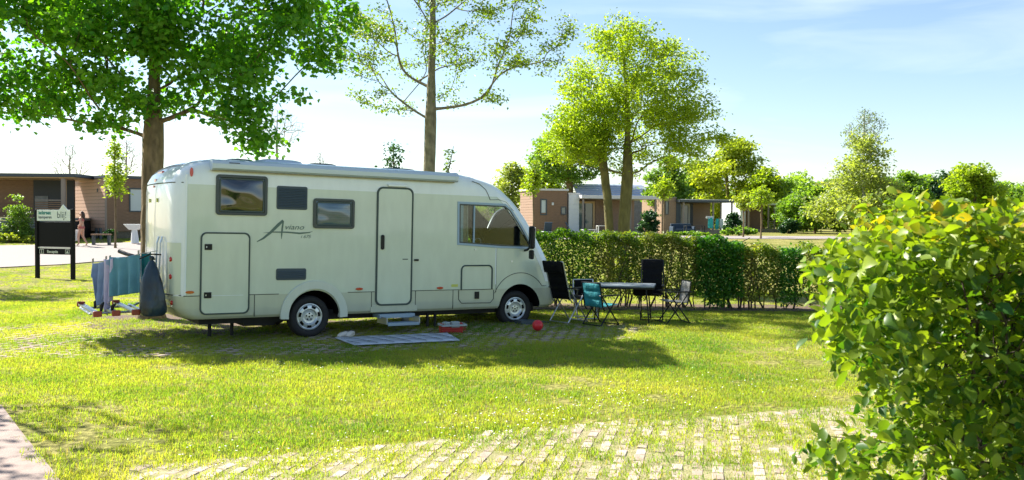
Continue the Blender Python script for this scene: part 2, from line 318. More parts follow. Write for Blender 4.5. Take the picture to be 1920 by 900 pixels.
cells = paver_cells(PAV1, ang1, 0.200, 0.155, (1, 7)); cells = [c for c in cells if c[1] > 6.35 and c[0] < 3.6 and random.random() > 0.05]
cells.sort(key=lambda c: c[1])
bm_protos = []
for k in range(6):
    mb = MB(); a, b = 0.176+0.010*k/5, 0.090; z = 0.010
    tp = [(-a/2+0.008, -b/2+0.008), (a/2-0.008, -b/2+0.006), (a/2-0.006, b/2-0.008), (-a/2+0.006, b/2-0.006)]
    bt = [(-a/2, -b/2), (a/2, -b/2), (a/2, b/2), (-a/2, b/2)]
    mb.add([(*p, z+random.uniform(-.002, .002)) for p in tp]+[(*p, z-0.01) for p in bt]+[(*p, -0.06) for p in bt],
           [(0, 1, 2, 3)]+[(i, i+4, (i+1) % 4+4, (i+1) % 4) for i in range(4)]+[(i+4, i+8, (i+1) % 4+8, (i+1) % 4+4) for i in range(4)])
    o = mb.build('paver', PAVM[k % 3]); bm_protos.append(o.data); bpy.data.objects.remove(o)
rest = MB()
for idx, (x, y) in enumerate(cells):
    rz = ang1+random.gauss(0, 0.02); z = random.uniform(-0.006, 0.003)
    if idx < 300:
        o = bpy.data.objects.new('paver', bm_protos[random.randrange(6)]); COL.objects.link(o); o.parent = pav_root1
        o.location = (x, y, z); o.rotation_euler = (random.gauss(0, .02), random.gauss(0, .02), rz)
    else:
        rest.box((x, y, z-0.032), (0.18, 0.09, 0.084), random.randrange(3), Matrix.Rotation(rz, 3, 'Z'))
if rest.v: tag(rest.build('paver_field', PAVM, pav_root1, bevel=0), kind='stuff')
pav_root2 = empty('pitch_paving', (0, 0, 0)); pav_root2['kind'] = 'structure'
r2 = MB(); cells2 = paver_cells(PAV2, rad(33), 0.26, 0.15, (-2, 14.5))
for (x, y) in cells2:
    if random.random() > 0.05: r2.box((x, y, -0.022), (0.17, 0.08, 0.06), random.randrange(3), Matrix.Rotation(rad(33)+random.gauss(0, .03), 3, 'Z'))
tag(r2.build('paver_field', PAVM, pav_root2), kind='stuff')

# ------------------------------------------------------------------ lawn: instanced tufts of blades
def grass_mat():
    m, nt, o = new_mat('grass blade'); N = nt.nodes; L = nt.links
    g = N.new('ShaderNodeNewGeometry')
    def noise(sc, d=4):
        n = N.new('ShaderNodeTexNoise'); n.inputs['Scale'].default_value = sc; n.inputs['Detail'].default_value = d; L.new(g.outputs['Position'], n.inputs[0]); return n
    n1 = noise(0.55, 5); r = N.new('ShaderNodeValToRGB'); e = r.color_ramp.elements
    e[0].position = 0.33; e[0].color = (0.11, 0.21, 0.025, 1); e[1].position = 0.70; e[1].color = (0.34, 0.36, 0.065, 1)
    x = r.color_ramp.elements.new(0.5); x.color = (0.22, 0.29, 0.04, 1)
    L.new(n1.outputs[0], r.inputs[0])
    oi = N.new('ShaderNodeObjectInfo'); at_ = N.new('ShaderNodeAttribute'); at_.attribute_name = 'tint'
    dry = N.new('ShaderNodeMixRGB'); dry.inputs[2].default_value = (0.30, 0.25, 0.08, 1); L.new(r.outputs[0], dry.inputs[1])
    th = N.new('ShaderNodeMath'); th.operation = 'GREATER_THAN'; th.inputs[1].default_value = 0.88; L.new(at_.outputs['Fac'], th.inputs[0]); L.new(th.outputs[0], dry.inputs[0])
    p = N.new('ShaderNodeBsdfPrincipled'); p.inputs['Roughness'].default_value = 0.55; p.inputs['Specular IOR Level'].default_value = 0.3; L.new(dry.outputs[0], p.inputs['Base Color'])
    t = N.new('ShaderNodeBsdfTranslucent'); tm = N.new('ShaderNodeMixRGB'); tm.blend_type = 'MULTIPLY'; tm.inputs[0].default_value = 1; tm.inputs[2].default_value = (2.2, 2.2, 0.7, 1)
    L.new(dry.outputs[0], tm.inputs[1]); L.new(tm.outputs[0], t.inputs[0])
    mx_ = N.new('ShaderNodeMixShader'); mx_.inputs[0].default_value = 0.5; L.new(p.outputs[0], mx_.inputs[1]); L.new(t.outputs[0], mx_.inputs[2]); L.new(mx_.outputs[0], o.inputs[0])
    return m
GRASS = grass_mat()
tuft_col = bpy.data.collections.new('grass_tufts')           # source shapes only, not part of the scene
def tuft(n, R, h, w, lean):
    V = []; F = []; T = []
    for i in range(n):
        q, rr = RNG.uniform(0, 6.283), R*math.sqrt(RNG.uniform()); x, y = rr*math.cos(q), rr*math.sin(q)
        d = RNG.uniform(0, 6.283); hh = h*RNG.uniform(0.45, 1.15); ln = lean*RNG.uniform(0.1, 1.0)*hh; ww = w*RNG.uniform(0.6, 1.2)
        dx, dy = math.cos(d), math.sin(d); sx, sy = -dy*ww/2, dx*ww/2
        k = len(V)
        V += [(x-sx, y-sy, -0.006), (x+sx, y+sy, -0.006), (x+dx*ln*.35+sx*.8, y+dy*ln*.35+sy*.8, hh*.6), (x+dx*ln*.35-sx*.8, y+dy*ln*.35-sy*.8, hh*.6), (x+dx*ln, y+dy*ln, hh), (x+dx*ln*1.02, y+dy*ln*1.02, hh)]
        F += [(k, k+1, k+2, k+3), (k+3, k+2, k+4, k+5)]; t = RNG.uniform(); T += [t, t]
    o = np_mesh('tuft', np.array(V), np.array(F), GRASS, tint=np.array(T)); COL.objects.unlink(o); tuft_col.objects.link(o)
for k in range(5): tuft(80, 0.13, 0.032, 0.0055, 1.0)
def emitter(name, xs, ys, dens, label, cat):
    X, Y = np.meshgrid(xs, ys); V = np.stack([X, Y, gz(X, Y)+0.002], -1).reshape(-1, 3); nx = len(xs); ny = len(ys)
    i = np.arange((ny-1)*(nx-1)); a = (i//(nx-1))*nx+i % (nx-1); F = np.stack([a, a+1, a+nx+1, a+nx], 1)
    C = V[F].mean(1); D = np.array([dens(c[0], c[1]) for c in C]); keep = D > 0
    o = np_mesh(name, V, F[keep], GRASS, tint=D[keep]); tag(o, label, cat, kind='stuff')
    ng = bpy.data.node_groups.new(name+'_nodes', 'GeometryNodeTree')
    ng.interface.new_socket('Geometry', in_out='INPUT', socket_type='NodeSocketGeometry'); ng.interface.new_socket('Geometry', in_out='OUTPUT', socket_type='NodeSocketGeometry')
    N = ng.nodes; L = ng.links; gi = N.new('NodeGroupInput'); go = N.new('NodeGroupOutput')
    dp = N.new('GeometryNodeDistributePointsOnFaces'); na = N.new('GeometryNodeInputNamedAttribute'); na.data_type = 'FLOAT'; na.inputs['Name'].default_value = 'tint'
    L.new(gi.outputs[0], dp.inputs['Mesh']); L.new(na.outputs['Attribute'], dp.inputs['Density'])
    ci = N.new('GeometryNodeCollectionInfo'); ci.inputs['Collection'].default_value = tuft_col; ci.inputs['Separate Children'].default_value = True; ci.inputs['Reset Children'].default_value = True
    ip = N.new('GeometryNodeInstanceOnPoints'); ip.inputs['Pick Instance'].default_value = True
    L.new(dp.outputs['Points'], ip.inputs['Points']); L.new(ci.outputs[0], ip.inputs['Instance'])
    rv = N.new('FunctionNodeRandomValue'); rv.data_type = 'FLOAT_VECTOR'; rv.inputs[0].default_value = (0, 0, 0); rv.inputs[1].default_value = (0.12, 0.12, 6.283); L.new(rv.outputs[0], ip.inputs['Rotation'])
    rs = N.new('FunctionNodeRandomValue'); rs.data_type = 'FLOAT'; rs.inputs[2].default_value = 0.65; rs.inputs[3].default_value = 1.35; L.new(rs.outputs[1], ip.inputs['Scale'])
    L.new(ip.outputs[0], go.inputs[0])
    mod = o.modifiers.new('grass', 'NODES'); mod.node_group = ng; return o
def in_path(x, y):
    return inpoly((x, y), [(-0.9, 2.2), (-3.32, 6.52), (-4.35, 7.9), (-5.23, 9.1), (-6.6, 10.6), (-10, 13.2), (-12.5, 11.0), (-9.2, 8.6), (-6.9, 6.3), (-3.6, 0.8)])
ROADPOLY = near_edge+far_edge[::-1]
from mathutils import noise as mnoise
def dens_lawn(x, y):
    if in_path(x, y) or inpoly((x, y), ROADPOLY): return 0
    wide = abs(x) > 0.62*y+1.2
    if wide: return 0
    n = mnoise.noise(Vector((x*0.9, y*0.9, 3)))
    if inpoly((x, y), PAV1): return max(8.0, 46+85*mnoise.noise(Vector((x*2.3, y*2.3, 0))))
    if inpoly((x, y), PAV2): return 38+30*n
    # bare soil under the trees behind the rear of the van
    d = 85 if y < 13 else 70
    if y > 20: d = 22
    if -7.9 < x < -3.6 and 14.6 < y < 18.6: d = 6
    if 18.9 < y < 20.6 and -2 < x < 9: d = 5
    w_ = mnoise.noise(Vector((x*.35+5, y*.6, 7)))+.5*mnoise.noise(Vector((x*1.3, y*1.9, 2)))
    return d*(0.95+0.4*n)*(1.0 if w_ < .22 else .38)
emitter('lawn_grass', np.arange(-13, 13.01, 0.2), np.arange(5.8, 24.01, 0.2), dens_lawn, 'short mown yellow green grass covering the camping pitch', 'grass')
def dens_far(x, y):
    if inpoly((x, y), ROADPOLY) or abs(x) > 0.62*y+2: return 0
    return 9
emitter('verge_grass', np.arange(-34, 6, 1.0), np.arange(24.01, 52, 1.0), dens_far, 'short grass between the pitch, the pale road and the far cabins', 'grass')
# clumps of short blades growing through the paving joints
DAISY = pmat('daisy white', (0.75, 0.75, 0.70), 0.8)
V = []; F = []
def G0(px, py):
    d = ray(px, py); k = -CAM_H/d.z; return Vector((d.x*k, d.y*k, 0))
for (px, py, n, sx) in [(860, 800, 26, .28), (1010, 772, 14, .2), (1160, 748, 34, .35), (1120, 765, 18, .3), (600, 855, 14, .25), (420, 850, 16, .28), (930, 830, 14, .2), (1020, 800, 30, .3), (640, 868, 12, .2),
                        (330, 700, 8, .4), (560, 690, 14, .3), (840, 697, 12, .2), (1330, 715, 16, .35), (1060, 808, 22, .3), (1480, 730, 12, .4), (700, 700, 10, .8), (760, 770, 12, .6), (1250, 760, 14, .5), (500, 800, 10, .6)]:
    c = G0(px, py)
    for _ in range(n):
        x, y = c.x+RNG.normal(0, sx), c.y+RNG.normal(0, sx); z = RNG.uniform(0.038, 0.06); r = RNG.uniform(0.006, 0.0105); k = len(V)
        tl = RNG.normal(0, .3); 
        for j in range(6): q = j*math.pi/3; V.append((x+r*math.cos(q), y+r*math.sin(q), z+r*math.cos(q)*tl))
        V.append((x, y, z+0.004))
        F += [(k+j, k+(j+1) % 6, k+6) for j in range(6)]
tag(np_mesh('clover_flowers', np.array(V), np.array(F), DAISY), 'small white clover flowers scattered in the grass', 'flowers', kind='stuff')

# ------------------------------------------------------------------ trees
LEAFT = {   # templates: verts (length along +y from the stem, width along x), faces as triangles
 'kite': (np.array([(0, 0, 0), (-.32, .45, .10), (0, 1, -.08), (.32, .45, .10)], float), np.array([(0, 3, 2), (0, 2, 1)])),
 'maple': (np.array([(0, 0, 0), (-.30, .12, .03), (-.55, .42, .02), (-.30, .55, .06), (-.28, .85, 0), (0, 1.02, -.06), (.28, .85, 0), (.30, .55, .06), (.55, .42, .02), (.30, .12, .03), (0, .45, .0)], float),
           np.array([(10, i, i+1) for i in range(0, 9)]+[(10, 9, 0)])),
 'oval': (np.array([(0, 0, 0), (-.20, .18, .05), (-.30, .45, .08), (-.20, .75, .03), (0, 1, -.12), (.20, .75, .03), (.30, .45, .08), (.20, .18, .05), (0, .3, 0), (0, .65, -.02)], float),
          np.array([(0, 8, 1), (1, 8, 2), (8, 9, 2), (2, 9, 3), (3, 9, 4), (4, 9, 5), (5, 9, 6), (6, 9, 8), (6, 8, 7), (7, 8, 0)])),
}
def rot_frames(n, up=0.6, droop=0.0, rng=RNG):
    nrm = rng.normal(0, 1, (n, 3)); nrm[:, 2] = np.abs(nrm[:, 2])*1.0+up; nrm /= np.linalg.norm(nrm, axis=1)[:, None]
    d = rng.normal(0, 1, (n, 3)); d[:, 2] -= droop; d -= (d*nrm).sum(1)[:, None]*nrm; d /= np.linalg.norm(d, axis=1)[:, None]
    s = np.cross(d, nrm); return s, d, nrm
def leaf_cloud(name, P, size, tmpl, mat, parent, up=0.6, droop=0.3, tint=None, rng=RNG):
    T, F = LEAFT[tmpl]; n = len(P); s, d, nn = rot_frames(n, up, droop, rng)
    sz = size*rng.uniform(0.6, 1.3, n) if np.isscalar(size) else size
    V = P[:, None, :]+sz[:, None, None]*(T[None, :, 0:1]*s[:, None, :]+T[None, :, 1:2]*d[:, None, :]+T[None, :, 2:3]*nn[:, None, :])
    FF = F[None]+(np.arange(n)*len(T))[:, None, None]
    if tint is None: tint = rng.uniform(0, 1, n)
    o = np_mesh(name, V.reshape(-1, 3), FF.reshape(-1, 3), mat, parent, tint=np.repeat(tint, len(F)))
    return o
def tubes(name, P0, P1, R0, R1, k, mat, parent):
    d = P1-P0; L = np.linalg.norm(d, axis=1); ok = L > 1e-5; P0, P1, R0, R1, d, L = P0[ok], P1[ok], R0[ok], R1[ok], d[ok], L[ok]
    d = d/L[:, None]; up = np.where(np.abs(d[:, 2:3]) < 0.9, np.array([[0, 0, 1.]]), np.array([[1., 0, 0]]))
    a = np.cross(d, up); a /= np.linalg.norm(a, axis=1)[:, None]; b = np.cross(a, d)
    q = np.arange(k)*2*np.pi/k; cs = np.cos(q)[None, :, None]; sn = np.sin(q)[None, :, None]
    off = a[:, None]*cs+b[:, None]*sn
    A = (P0-d*R0[:, None]*.3)[:, None]+off*R0[:, None, None]; B = (P1+d*R1[:, None]*.3)[:, None]+off*R1[:, None, None]
    V = np.concatenate([A, B], 1).reshape(-1, 3); n = len(P0); j = np.arange(k); base = (np.arange(n)*2*k)[:, None]
    F = np.stack([base+j, base+(j+1) % k, base+k+(j+1) % k, base+k+j], -1).reshape(-1, 4)
    return np_mesh(name, V, F, mat, parent, smooth=True)
def grow(trunk, r0, targets, step, rtip=0.008, wob=0.12, lift=0.3, rng=RNG, expo=0.42, minh=0.0):
    """trunk: list of points from the ground up; branches reach every target from the nearest wood below it"""
    pos = []; par = []; istrunk = []
    tp = [Vector(p) for p in trunk]
    for i in range(len(tp)-1):
        n = max(1, int((tp[i+1]-tp[i]).length/step))
        for j in range(n): pos.append(np.array(tp[i].lerp(tp[i+1], j/n))); par.append(len(pos)-2); istrunk.append(True)
    pos.append(np.array(tp[-1])); par.append(len(pos)-2); istrunk.append(True)
    for i in range(1, len(pos)-1): pos[i] = pos[i]+rng.normal(0, step*wob*0.15, 3)*np.array([1, 1, 0])
    zs = pos[0][2]+minh; top = np.array(tp[-1])
    targets = sorted(targets, key=lambda t: np.linalg.norm(t-np.array([tp[len(tp)//2].x, tp[len(tp)//2].y, t[2]*.6+zs*.4])))
    for t in targets:
        A = np.array(pos); d = t-A; dist = np.linalg.norm(d, axis=1)
        cost = dist+np.where(A[:, 2] < zs, 50, 0)+np.where(d[:, 2] < 0.15*dist, (0.15*dist-d[:, 2])*1.2, 0)
        i = int(np.argmin(cost)); a = A[i]; dd = t-a; ln = np.linalg.norm(dd); n = max(2, int(ln/step))
        mid = a+dd*0.5+np.array([0, 0, 1])*ln*lift*rng.uniform(-0.4, 0.7)*-0.5+rng.normal(0, wob*ln, 3)
        prev = i
        for j in range(1, n+1):
            s = j/n; p = a*(1-s)**2+2*mid*s*(1-s)+t*s*s+(rng.normal(0, wob*step*0.5, 3) if j < n else 0)
            pos.append(p); par.append(prev); istrunk.append(False); prev = len(pos)-1
    n = len(pos); w = np.zeros(n); kids = np.zeros(n, int); par_ = np.array(par)
    for i in range(n-1, 0, -1):
        if kids[i] == 0: w[i] = max(w[i], 1)
        w[par[i]] += w[i]; kids[par[i]] += 1
    mc = np.full(n, -1)
    for i in range(1, n):
        if mc[par[i]] < 0 or w[i] > w[mc[par[i]]]: mc[par[i]] = i
    PP = np.array(pos); sel = np.where((~np.array(istrunk)) & (mc >= 0))[0]
    for _ in range(5): Q = PP.copy(); Q[sel] = .4*PP[sel]+.3*PP[par_[sel]]+.3*PP[mc[sel]]; PP = Q
    pos = list(PP); w = np.zeros(n); kids = np.zeros(n, int)
    for i in range(n-1, 0, -1):
        if kids[i] == 0: w[i] = max(w[i], 1)
        w[par[i]] += w[i]; kids[par[i]] += 1
    R = rtip*np.maximum(w, 1)**expo; R = R*(1.0); 
    if w[0] > 0: sc = r0/R[0]; R = rtip*(np.maximum(w, 1)**(expo*math.log(r0/rtip)/max(0.1, math.log(R[0]/rtip))))
    ist_ = np.array(istrunk); R = np.where(ist_, R, np.maximum(R*0.62, rtip*.8))
    return np.array(pos), np.array(par), R, w, ist_, kids
def ell(n, c, r, rng=RNG, shell=0.55):
    d = rng.normal(0, 1, (n, 3)); d /= np.linalg.norm(d, axis=1)[:, None]; k = (shell**3+(1-shell**3)*rng.uniform(0, 1, n))**(1/3)
    return np.array(c)+d*k[:, None]*np.array(r)
def STUFF(o): o['kind'] = 'stuff'; return o
def tree(name, label, cat, trunk, r0, blobs, nt, nleaf, leaf, lsize, lmat, bark, group=None, step=0.3, sig=0.22, rtip=0.008, minh=0.0, wob=0.12, lift=0.3, up=0.6, droop=0.3, seed=1, tints=None, maxw=3, shell=0.5, stems=None, cut=None):
    """blobs: list of (centre, radii, share)"""
    rng = np.random.default_rng(seed); base = Vector(trunk[0]); root = thing(name, label, cat, base, 0, group)
    tot = sum(b[2] for b in blobs); T = []
    for c, r, sh in blobs: T += list(ell(max(2, int(nt*sh/tot)), c, r, rng, shell))
    if cut: T = [t for t in T if cut(t)]
    pos, par, R, w, ist, kids = grow(trunk, r0, T, step, rtip, wob, lift, rng, minh=minh)
    b = np.array(base); P = pos-b
    i = np.arange(1, len(P)); flare = np.where(P[:, 2] < 0.35, 1+0.5*(1-np.clip(P[:, 2], 0, .35)/.35)**2, 1); R2 = R*flare
    tm = ist[i]
    tk = np.where(ist)[0]
    MB().tube([tuple(P[q]) for q in tk], [float(R2[q]) for q in tk], 12).build('trunk', bark, root, smooth=True)
    big = (~tm) & (w[i] > 2); sm = (~tm) & (w[i] <= 2)
    if big.any(): STUFF(tubes('limbs', P[par[i[big]]], P[i[big]], np.minimum(R[par[i[big]]], R[i[big]]*1.4), R[i[big]], 7, bark, root))
    if sm.any(): STUFF(tubes('twigs', P[par[i[sm]]], P[i[sm]], np.minimum(R[par[i[sm]]], R[i[sm]]*1.3), R[i[sm]]*0.75, 4, M['twig'] if bark is not M['dead'] else bark, root))
    if nleaf:
        thin = np.where((~ist) & (w <= maxw))[0]
        ti = rng.choice(thin, nleaf); clump = rng.normal(0, sig, (nleaf, 3))*np.array([1, 1, 0.5])
        LP = P[ti]+clump; cl = rng.uniform(0, 1, len(P))[ti]
        tint = np.clip(0.55*cl+0.45*rng.uniform(0, 1, nleaf), 0, 1)
        if cut: k = np.array([cut(p+b) for p in LP]); LP = LP[k]; tint = tint[k]
        STUFF(leaf_cloud('foliage', LP, lsize, leaf, lmat, root, up, droop, tint, rng))
    return root
LM = dict(
 linden=leaf_mat('deep green leaf', (0.025, 0.15, 0.012), (0.17, 0.34, 0.02), 0.46, boost=1.55),
 alder=leaf_mat('olive leaf', (0.08, 0.15, 0.02), (0.22, 0.28, 0.035), 0.42, boost=1.5),
 maple=leaf_mat('yellow green leaf', (0.13, 0.21, 0.02), (0.36, 0.42, 0.04), 0.47, boost=1.55),
 back=leaf_mat('mid green leaf', (0.08, 0.17, 0.03), (0.24, 0.34, 0.06), 0.44, boost=1.5),
 backdark=leaf_mat('dark green leaf', (0.018, 0.07, 0.03), (0.05, 0.12, 0.035), 0.3, boost=1.1),
 backgold=leaf_mat('gold green leaf', (0.18, 0.25, 0.03), (0.42, 0.44, 0.06), 0.45, boost=1.4),
 birch=leaf_mat('pale olive leaf', (0.19, 0.24, 0.08), (0.38, 0.41, 0.14), 0.45, boost=1.4),
 blue=leaf_mat('grey green leaf', (0.16, 0.22, 0.16), (0.26, 0.31, 0.22), 0.35, boost=1.2),
 hedge=leaf_mat('hedge leaf', (0.035, 0.11, 0.012), (0.15, 0.25, 0.018), 0.42, boost=1.5),
 beech=leaf_mat('mixed hedge leaf', (0.07, 0.15, 0.02), (0.24, 0.30, 0.05), 0.42, boost=1.4, patch=(0.22, 0.21, 0.06), pscale=2.6),
 darkhedge=leaf_mat('dark hedge leaf', (0.02, 0.11, 0.014), (0.10, 0.24, 0.025), 0.38, boost=1.35),
 fore=leaf_mat('near hedge leaf', (0.014, 0.080, 0.010), (0.27, 0.34, 0.028), 0.42, rough=0.40, boost=1.45),
 foretip=leaf_mat('near hedge young leaf', (0.20, 0.28, 0.02), (0.44, 0.32, 0.03), 0.45, rough=0.35, boost=1.2),
)
V3 = lambda *a: np.array(a, float)

# tree 1: linden over the rear of the motorhome; its crown runs on above the picture
LX, LY = -6.85, 16.9
tree('linden_tree', 'large deep green broadleaf tree with brown trunk behind the rear of the motorhome', 'tree',
     [(LX, LY, 0), (LX+.02, LY, 1.5), (LX+.06, LY, 3.4), (LX+.1, LY, 5.2), (LX+.1, LY, 7.2), (LX+.1, LY, 8.2)], 0.195,
     [((-6.9, 16.7, 6.7), (3.3, 2.1, 1.9), 34), ((-9.2, 16.6, 5.4), (1.6, 1.3, 1.2), 14), ((-4.6, 16.8, 5.4), (1.5, 1.3, 1.4), 14), ((-3.7, 16.9, 6.5), (1.1, 1.2, 1.3), 8), ((-9.2, 16.9, 4.1), (1.0, .9, .55), 7), ((-5.4, 16.9, 4.2), (.9, .8, .7), 6), ((-4.95, 16.7, 3.65), (.36, .5, .6), 4), ((-6.9, 16.6, 4.3), (1.3, .8, .6), 8), ((-5.8, 16.7, 5.2), (1.3, 1.0, 1.0), 12), ((-8.0, 16.7, 5.2), (1.2, 1.0, 1.0), 10), ((-6.9, 16.2, 5.6), (1.6, .8, 1.0), 12), ((-7.6, 16.6, 3.6), (.25, .3, .35), 2), ((-6.9, 16.9, 7.6), (2.4, 1.8, 1.2), 10)],
     460, 29000, 'maple', 0.10, LM['linden'], M['bark'], step=0.28, sig=0.22, rtip=0.007, minh=3.0, droop=0.9, up=0.25, seed=3, shell=0.25, cut=lambda p: p[0]+.88*p[2] < 2.3 and p[1]-.6*p[2] > 11.45)
# tree 2: tall slender tree behind the middle of the motorhome
AX, AY = at(803, 410, 21.0).x, 21.0
tree('alder_tree', 'tall thin straight tree with sparse olive leaves behind the middle of the motorhome roof', 'tree',
     [(AX, AY, 0), (AX+.02, AY, 3), (AX+.08, AY, 6), (AX+.12, AY, 9), (AX+.1, AY, 12)], 0.138,
     [((-2.0, 21, 6.1), (2.6, 2.0, 1.15), 30), ((-.15, 21, 6.3), (1.6, 1.4, 1.0), 16), ((-3.6, 21, 5.9), (1.1, 1.2, .8), 10), ((.45, 21, 5.75), (.8, .8, .5), 7), ((-1.9, 21, 8.4), (2.4, 2.2, 1.5), 30), ((-1.9, 21, 10.8), (1.7, 1.7, 1.6), 22), ((-.9, 21, 4.8), (.8, .8, .35), 5), ((-2.9, 21, 4.75), (.9, .8, .3), 5)],
     340, 20000, 'kite', 0.075, LM['alder'], M['barkgrey'], step=0.25, sig=0.13, rtip=0.008, minh=4.2, seed=8, wob=0.05, lift=0.4, up=0.4, shell=0.2)
tree('sapling', 'thin leaning twig with few leaves rising above the roof right of the slender trunk', 'plant',
     [(AX+.35, 20.5, 0), (AX+.38, 20.5, 2.4), (AX+.62, 20.5, 3.6)], 0.018, [((AX+.5, 20.5, 3.2), (.2, .2, .4), 1)], 14, 90, 'kite', 0.09, LM['alder'], M['twig'], step=0.15, sig=0.06, rtip=0.005, seed=9, minh=2.2)
# tree 3: twin-stemmed maple beyond the hedge
TY = 25.0; t1 = at(1147, 410, TY).x; t2 = at(1168, 410, TY).x
tree('maple_tree', 'round yellow green maple with two mossy trunks rising beyond the hedge', 'tree',
     [(t2, TY, 0), (t2+.02, TY, 1.6), (t2+.12, TY, 3.2), (t2+.1, TY, 4.8), (t2, TY, 6.4)], 0.165,
     [((3.35, TY, 5.7), (2.1, 1.9, 1.8), 42), ((2.3, TY, 4.9), (1.35, 1.4, 1.3), 16), ((4.7, TY, 4.4), (1.35, 1.3, 1.05), 18), ((1.8, TY, 4.1), (1.1, 1.1, .7), 9), ((3.0, TY, 6.9), (1.2, 1.0, .75), 9), ((4.3, TY, 5.6), (1.3, 1.2, 1.2), 10), ((3.2, TY, 3.6), (1.6, 1.0, .45), 8), ((3.2, TY, 4.5), (2.0, 1.3, .9), 22)],
     470, 36000, 'kite', 0.088, LM['maple'], pmat('mossy bark', (0.20, 0.17, 0.06), 0.9, var=0.5, vscale=9, bump=0.8, bscale=20, stretch=(1, 1, .4)), step=0.24, sig=0.165, rtip=0.006, wob=.06, minh=2.4, seed=12, up=0.5, shell=0.25)
tree('maple_tree', 'slimmer left trunk of the pair beyond the hedge, carrying a few leaves', 'tree',
     [(t1, TY+.1, 0), (t1-.03, TY+.1, 1.4), (t1-.12, TY+.1, 2.6), (t1-.3, TY+.1, 4.0), (t1-.25, TY+.1, 5.2)], 0.12,
     [((2.2, TY, 5.2), (.9, 1.0, .9), 1), ((1.8, TY, 4.3), (.8, .8, .5), 1)], 60, 5000, 'kite', 0.085, LM['maple'], bpy.data.materials['mossy bark'], step=0.24, sig=0.17, rtip=0.008, minh=2.6, seed=13)

def back_tree(name, label, px, Y, ytop, ybot, wpx, lm, nleaf=5000, trunk_r=0.15, lsize=None, nt=120, leaf='kite', bark=None, seed=1, group='trees beyond the cabins', shape='round', sig=None, cat='tree', base=None, rtip=None, maxw=3):
    """crown between photo rows ytop and ybot, wpx wide, standing at distance Y"""
    k = Y/FPX; x = at(px, 410, Y).x; z0 = gzf(x, Y); zt = CAM_H+(410.5-ytop)*k; zb = max(z0+(0.0 if cat == 'shrub' else 0.3), CAM_H+(410.5-ybot)*k); hw = wpx*k/2; hc = (zt-zb)/2
    c = (x, Y, zb+hc)
    if shape == 'round': bl = [(c, (hw*.95, hw*.8, hc*.97), 6), ((x-hw*.45, Y, zb+hc*.8), (hw*.55, hw*.6, hc*.6), 2), ((x+hw*.5, Y, zb+hc*.9), (hw*.5, hw*.6, hc*.55), 2), ((x+hw*.1, Y, zt-hc*.4), (hw*.45, hw*.45, hc*.4), 2)]
    elif shape == 'cone': bl = [((x, Y, zb+hc*(.35+.3*i)), (hw*(1-.18*i), hw*(1-.18*i), hc*.42), 5-i) for i in range(5)]
    else: bl = [(c, (hw, hw*.6, hc), 5)]
    return tree(name, label, cat, [(x, Y, z0), (x+hw*.03, Y, z0+(zt-z0)*.35), (x-hw*.02, Y, z0+(zt-z0)*.65), (x, Y, zt-hc*.15)], trunk_r, bl, nt, nleaf, leaf, lsize or 6.5*k, lm, bark or M['bark'], group=group, step=max(0.12 if cat == 'shrub' else 0.3, hc/6), sig=sig or hc*.11, rtip=rtip or 0.5*k, minh=0.0 if cat == 'shrub' else (zb-z0)*0.8, seed=seed, maxw=maxw, shell=0.3)
BT = back_tree
BT('tree', 'dense mid green tree standing behind the big yellow green maple on its left', 1066, 88, 200, 370, 140, LM['back'], 10000, 0.35, seed=21)
BT('tree', 'pale green low tree crown showing just above the nose of the motorhome', 960, 95, 304, 410, 84, LM['birch'], 4200, 0.2, seed=22)
BT('tree', 'small light green crown directly right of the low crown, above the first brown cabin', 1018, 92, 318, 400, 84, LM['maple'], 3800, 0.15, seed=23)
BT('tree', 'loose green tree hanging over the pale porch roof, right of the twin trunks', 1250, 78, 290, 400, 84, LM['back'], 5000, 0.15, seed=24)
BT('tree', 'tall gold green tree behind the dark porch roof', 1362, 100, 256, 425, 158, LM['backgold'], 13000, 0.35, seed=25)
BT('tree', 'green tree standing right of the tall gold green one', 1430, 96, 312, 430, 96, LM['maple'], 6000, 0.2, seed=26)
BT('tree', 'mid green tree filling the gap behind the white porch post', 1305, 104, 296, 420, 110, LM['back'], 7000, 0.25, seed=27)
BT('shrub', 'wide mid green shrub left of the pale barked birch', 1528, 80, 345, 446, 130, LM['back'], 9000, 0.1, seed=28, cat='shrub', group='shrubs bordering the field')
BT('shrub', 'green shrub right next to the last cabin porch', 1492, 84, 358, 444, 76, LM['back'], 4600, 0.1, seed=29, cat='shrub', group='shrubs bordering the field')
BT('shrub', 'pale green shrub under the birch crown', 1605, 78, 348, 446, 125, LM['maple'], 7500, 0.1, seed=30, cat='shrub', group='shrubs bordering the field')
BT('birch_tree', 'broad tree with pale trunk and thin grey green top, tallest on the right', 1617, 74, 236, 420, 190, LM['birch'], 10000, 0.2, nt=200, seed=31, bark=M['palebark'], shape='cone', group=None)
BT('birch_tree', 'thin grey twiggy birch top rising above the broad tree', 1618, 76, 200, 290, 84, LM['blue'], 1500, 0.12, nt=160, seed=32, bark=M['palebark'], group=None, lsize=0.16)
BT('shrub', 'dark green tree clump right of the birch trunk', 1700, 82, 318, 446, 100, LM['back'], 8000, 0.15, seed=33, cat='shrub', group='shrubs bordering the field')
BT('conifer', 'dark blue green conifer, left one of the close pair', 1748, 90, 316, 430, 42, LM['backdark'], 3200, 0.15, seed=34, shape='cone', group='dark conifers on the right')
BT('conifer', 'dark blue green conifer, right one of the close pair', 1770, 92, 312, 430, 40, LM['backdark'], 3200, 0.15, seed=35, shape='cone', group='dark conifers on the right')
BT('tree', 'yellow green tree with ragged top right of the dark conifers', 1826, 80, 292, 440, 110, LM['maple'], 9000, 0.2, seed=36, group=None)
BT('tree', 'low round green tree at the right border behind the near hedge', 1892, 88, 340, 440, 90, LM['back'], 7000, 0.2, seed=37)
